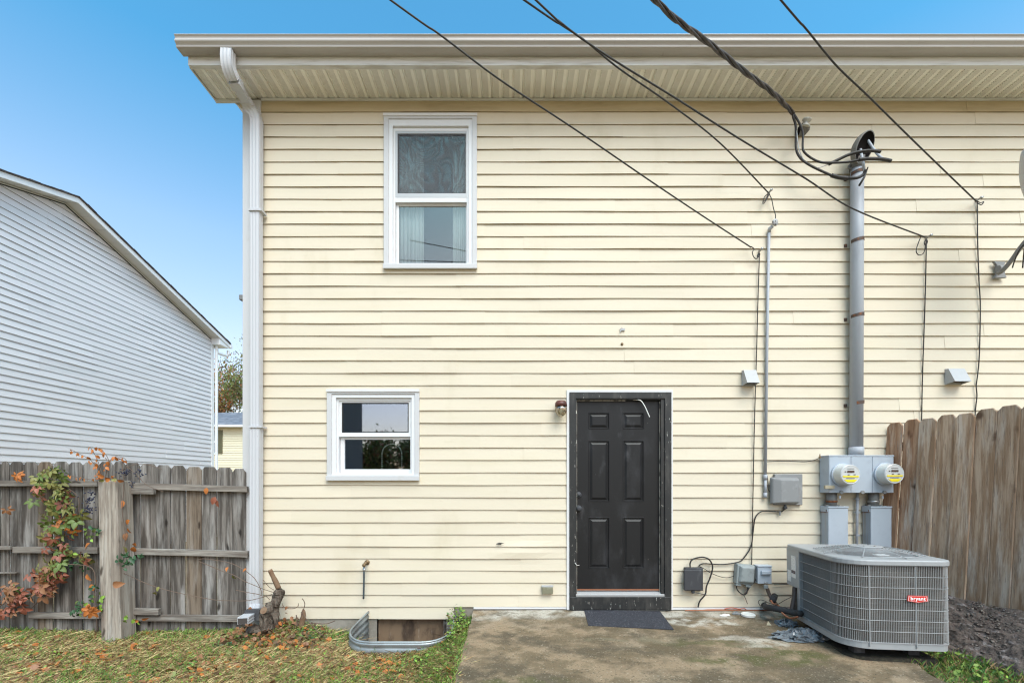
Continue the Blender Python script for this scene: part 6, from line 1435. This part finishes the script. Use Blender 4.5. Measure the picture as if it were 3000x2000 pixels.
blades(12000, (3.1, 5.2), (-2.6, -.6), (.04, .12), (.001, .0024), (.3, 1.4), ['grassg', 'grassd', 'straw2'], [4, 4, 3], 'side_grass', 'weedy grass beside and behind the condenser', lambda x, y: .25 + .75 * (y < -1.1))
blades(2600, (-6.6, -.38), YR, (.14, .30), (.0009, .0018), (-.01, .22), ['straw', 'straw2', 'stalkdark'], [6, 3, 2], 'long_straw', 'long dry stalks lying over the lawn')
# broad leaved weeds
def weeds(n, xr_, yr_, sz_, mats_, w_, name, label, dens=None, h=(.01, .05), tilt=.6):
    v, f, mi = [], [], []; c_ = 0; tries = 0
    while c_ < n and tries < n * 10:
        tries += 1; x = random.uniform(*xr_); y = random.uniform(*yr_)
        if not free(x, y) or (dens and random.random() > dens(x, y)): continue
        c = Vector((x, y, ground_at(x, y) + random.uniform(*h))); s_ = random.uniform(*sz_)
        e = Euler((random.uniform(-tilt, tilt) + .35, random.uniform(-tilt, tilt), random.uniform(0, 6.28))).to_matrix(); b = len(v)
        v += [tuple(c + e @ (Vector(q_) * s_)) for q_ in ((0, -1, 0), (.62, -.2, .12), (.35, .75, .02), (-.35, .75, .02), (-.62, -.2, .12))]; f.append((b, b + 1, b + 2, b + 3, b + 4)); mi.append(random.choices(range(len(mats_)), w_)[0]); c_ += 1
    tag(npmesh(name, v, f, mi, mats_), label, kind='stuff')
weeds(3800, (-6.5, -.38), YR, (.008, .019), ['grassg', 'grassd', 'lf_lime'], [4, 4, 2], 'clover_weeds', 'small round leaved weeds scattered through the grass', dgreen)
weeds(1900, (-6.5, -.38), YR, (.016, .05), ['lf_rust', 'lf_dry', 'lf_rust', 'lf_yel'], [4, 4, 2, 1], 'fallen_leaves', 'rust and brown fallen leaves lying on the grass', lambda x, y: .08 + 1.3 * max(0, nz2(x + 3, y, 1.4) - .35), h=(.006, .045), tilt=.5)
weeds(760, (3.3, 4.5), (-2.3, -.95), (.012, .028), ['grassg', 'lf_lime', 'grassd'], [4, 2, 3], 'side_weeds', 'bright broad leaved weeds at the lower right beside the condenser', lambda x, y: 1, h=(.01, .09), tilt=.9)
weeds(420, (-2.85, -1.9), (-.60, -.05), (.014, .035), ['lf_dry', 'stalkdark', 'lf_rust'], [5, 4, 1], 'stump_litter', 'brown dead leaves and bark litter round the vine stump', h=(.01, .09), tilt=.9)
def clump(cx, cy, r, n, sz_, hh, mats_, label, zb=None):
    v, f, mi = [], [], []
    for i in range(n):
        a = random.uniform(0, 6.28); rr = r * math.sqrt(random.random()); x, y = cx + rr * math.cos(a), cy + rr * math.sin(a) * .8
        z = (zb if zb is not None else ground_at(x, y)) + random.random() ** .7 * hh * (1 - .4 * rr / r); s_ = random.uniform(*sz_); c = Vector((x, y, z))
        e = Euler((random.uniform(-.7, .9), random.uniform(-.7, .7), random.uniform(0, 6.28))).to_matrix(); b = len(v)
        v += [tuple(c + e @ (Vector(q_) * s_)) for q_ in ((0, -1, 0), (.55, -.2, .15), (.3, .75, .0), (-.3, .75, .0), (-.55, -.2, .15))]; f.append((b, b + 1, b + 2, b + 3, b + 4)); mi.append(random.randrange(len(mats_)))
    tag(npmesh('weed_clump', v, f, mi, mats_), label, kind='stuff')
clump(X(1240, 3.95), 3.98 - CD, .10, 130, (.012, .026), .10, ['grassg', 'lf_lime', 'grassd'], 'leafy green weeds against the front of the window well', -.22)
for (px_, D, hh, n_) in ((1345, 4.78, .22, 150), (1352, 4.55, .16, 120), (1345, 4.3, .12, 100), (1335, 4.05, .08, 70), (1325, 3.8, .06, 50)):
    clump(X(px_ - 8, D), D - CD, .11, int(n_ * 1.25), (.010, .022), hh * 1.15, ['grassg', 'grassd', 'lf_lime', 'lf_yel', 'lf_lime'], 'green weeds growing along the left edge of the patio', -.14)
clump(X(935, 4.7), -.25, .22, 160, (.010, .022), .10, ['grassg', 'grassd', 'lf_dark'], 'green weeds at the foot of the wall left of the window well')
clump(X(700, 4.55), -.42, .2, 120, (.014, .028), .07, ['grassd', 'grassg'], 'broad green weeds below the downspout end')
# long stray twigs and a half buried hose
for (pa, pb_, lb) in (((115, 1915), (330, 1875), 'long dry stalk lying on the grass before the thick post'), ((760, 1915), (930, 1925), 'thin dark twig lying on the grass below the stump'), ((0, 1840), (110, 1868), 'pale dry stalk at the left edge of the grass')):
    D1 = 1.62 * F / (pa[1] - HY); D2 = 1.62 * F / (pb_[1] - HY); MB().tube([P(*pa, D1), (P(*pa, D1) + P(*pb_, D2)) / 2 + Vector((0, 0, .02)), P(*pb_, D2)], .004, 5).build('twig', 'twig' if pa[0] > 700 else 'straw').__setitem__('label', lb)
for o in [x for x in bpy.data.objects if x.name.startswith('twig') and x.parent is None]: o['category'] = 'twig'; o['group'] = 'stray stalks on the grass'
D1 = 4.40; mb = MB(); mb.tube(smoothpts([P(560, 1912, 4.35), P(620, 1900, 4.36), P(660, 1888, 4.4), P(705, 1878, 4.5)], 5), .020, 10); tag(mb.build('green_hose', mat('faded green plastic', (.02, .12, .075), .5), smooth=True), 'faded green plastic pipe half buried in the grass near the downspout', 'pipe')
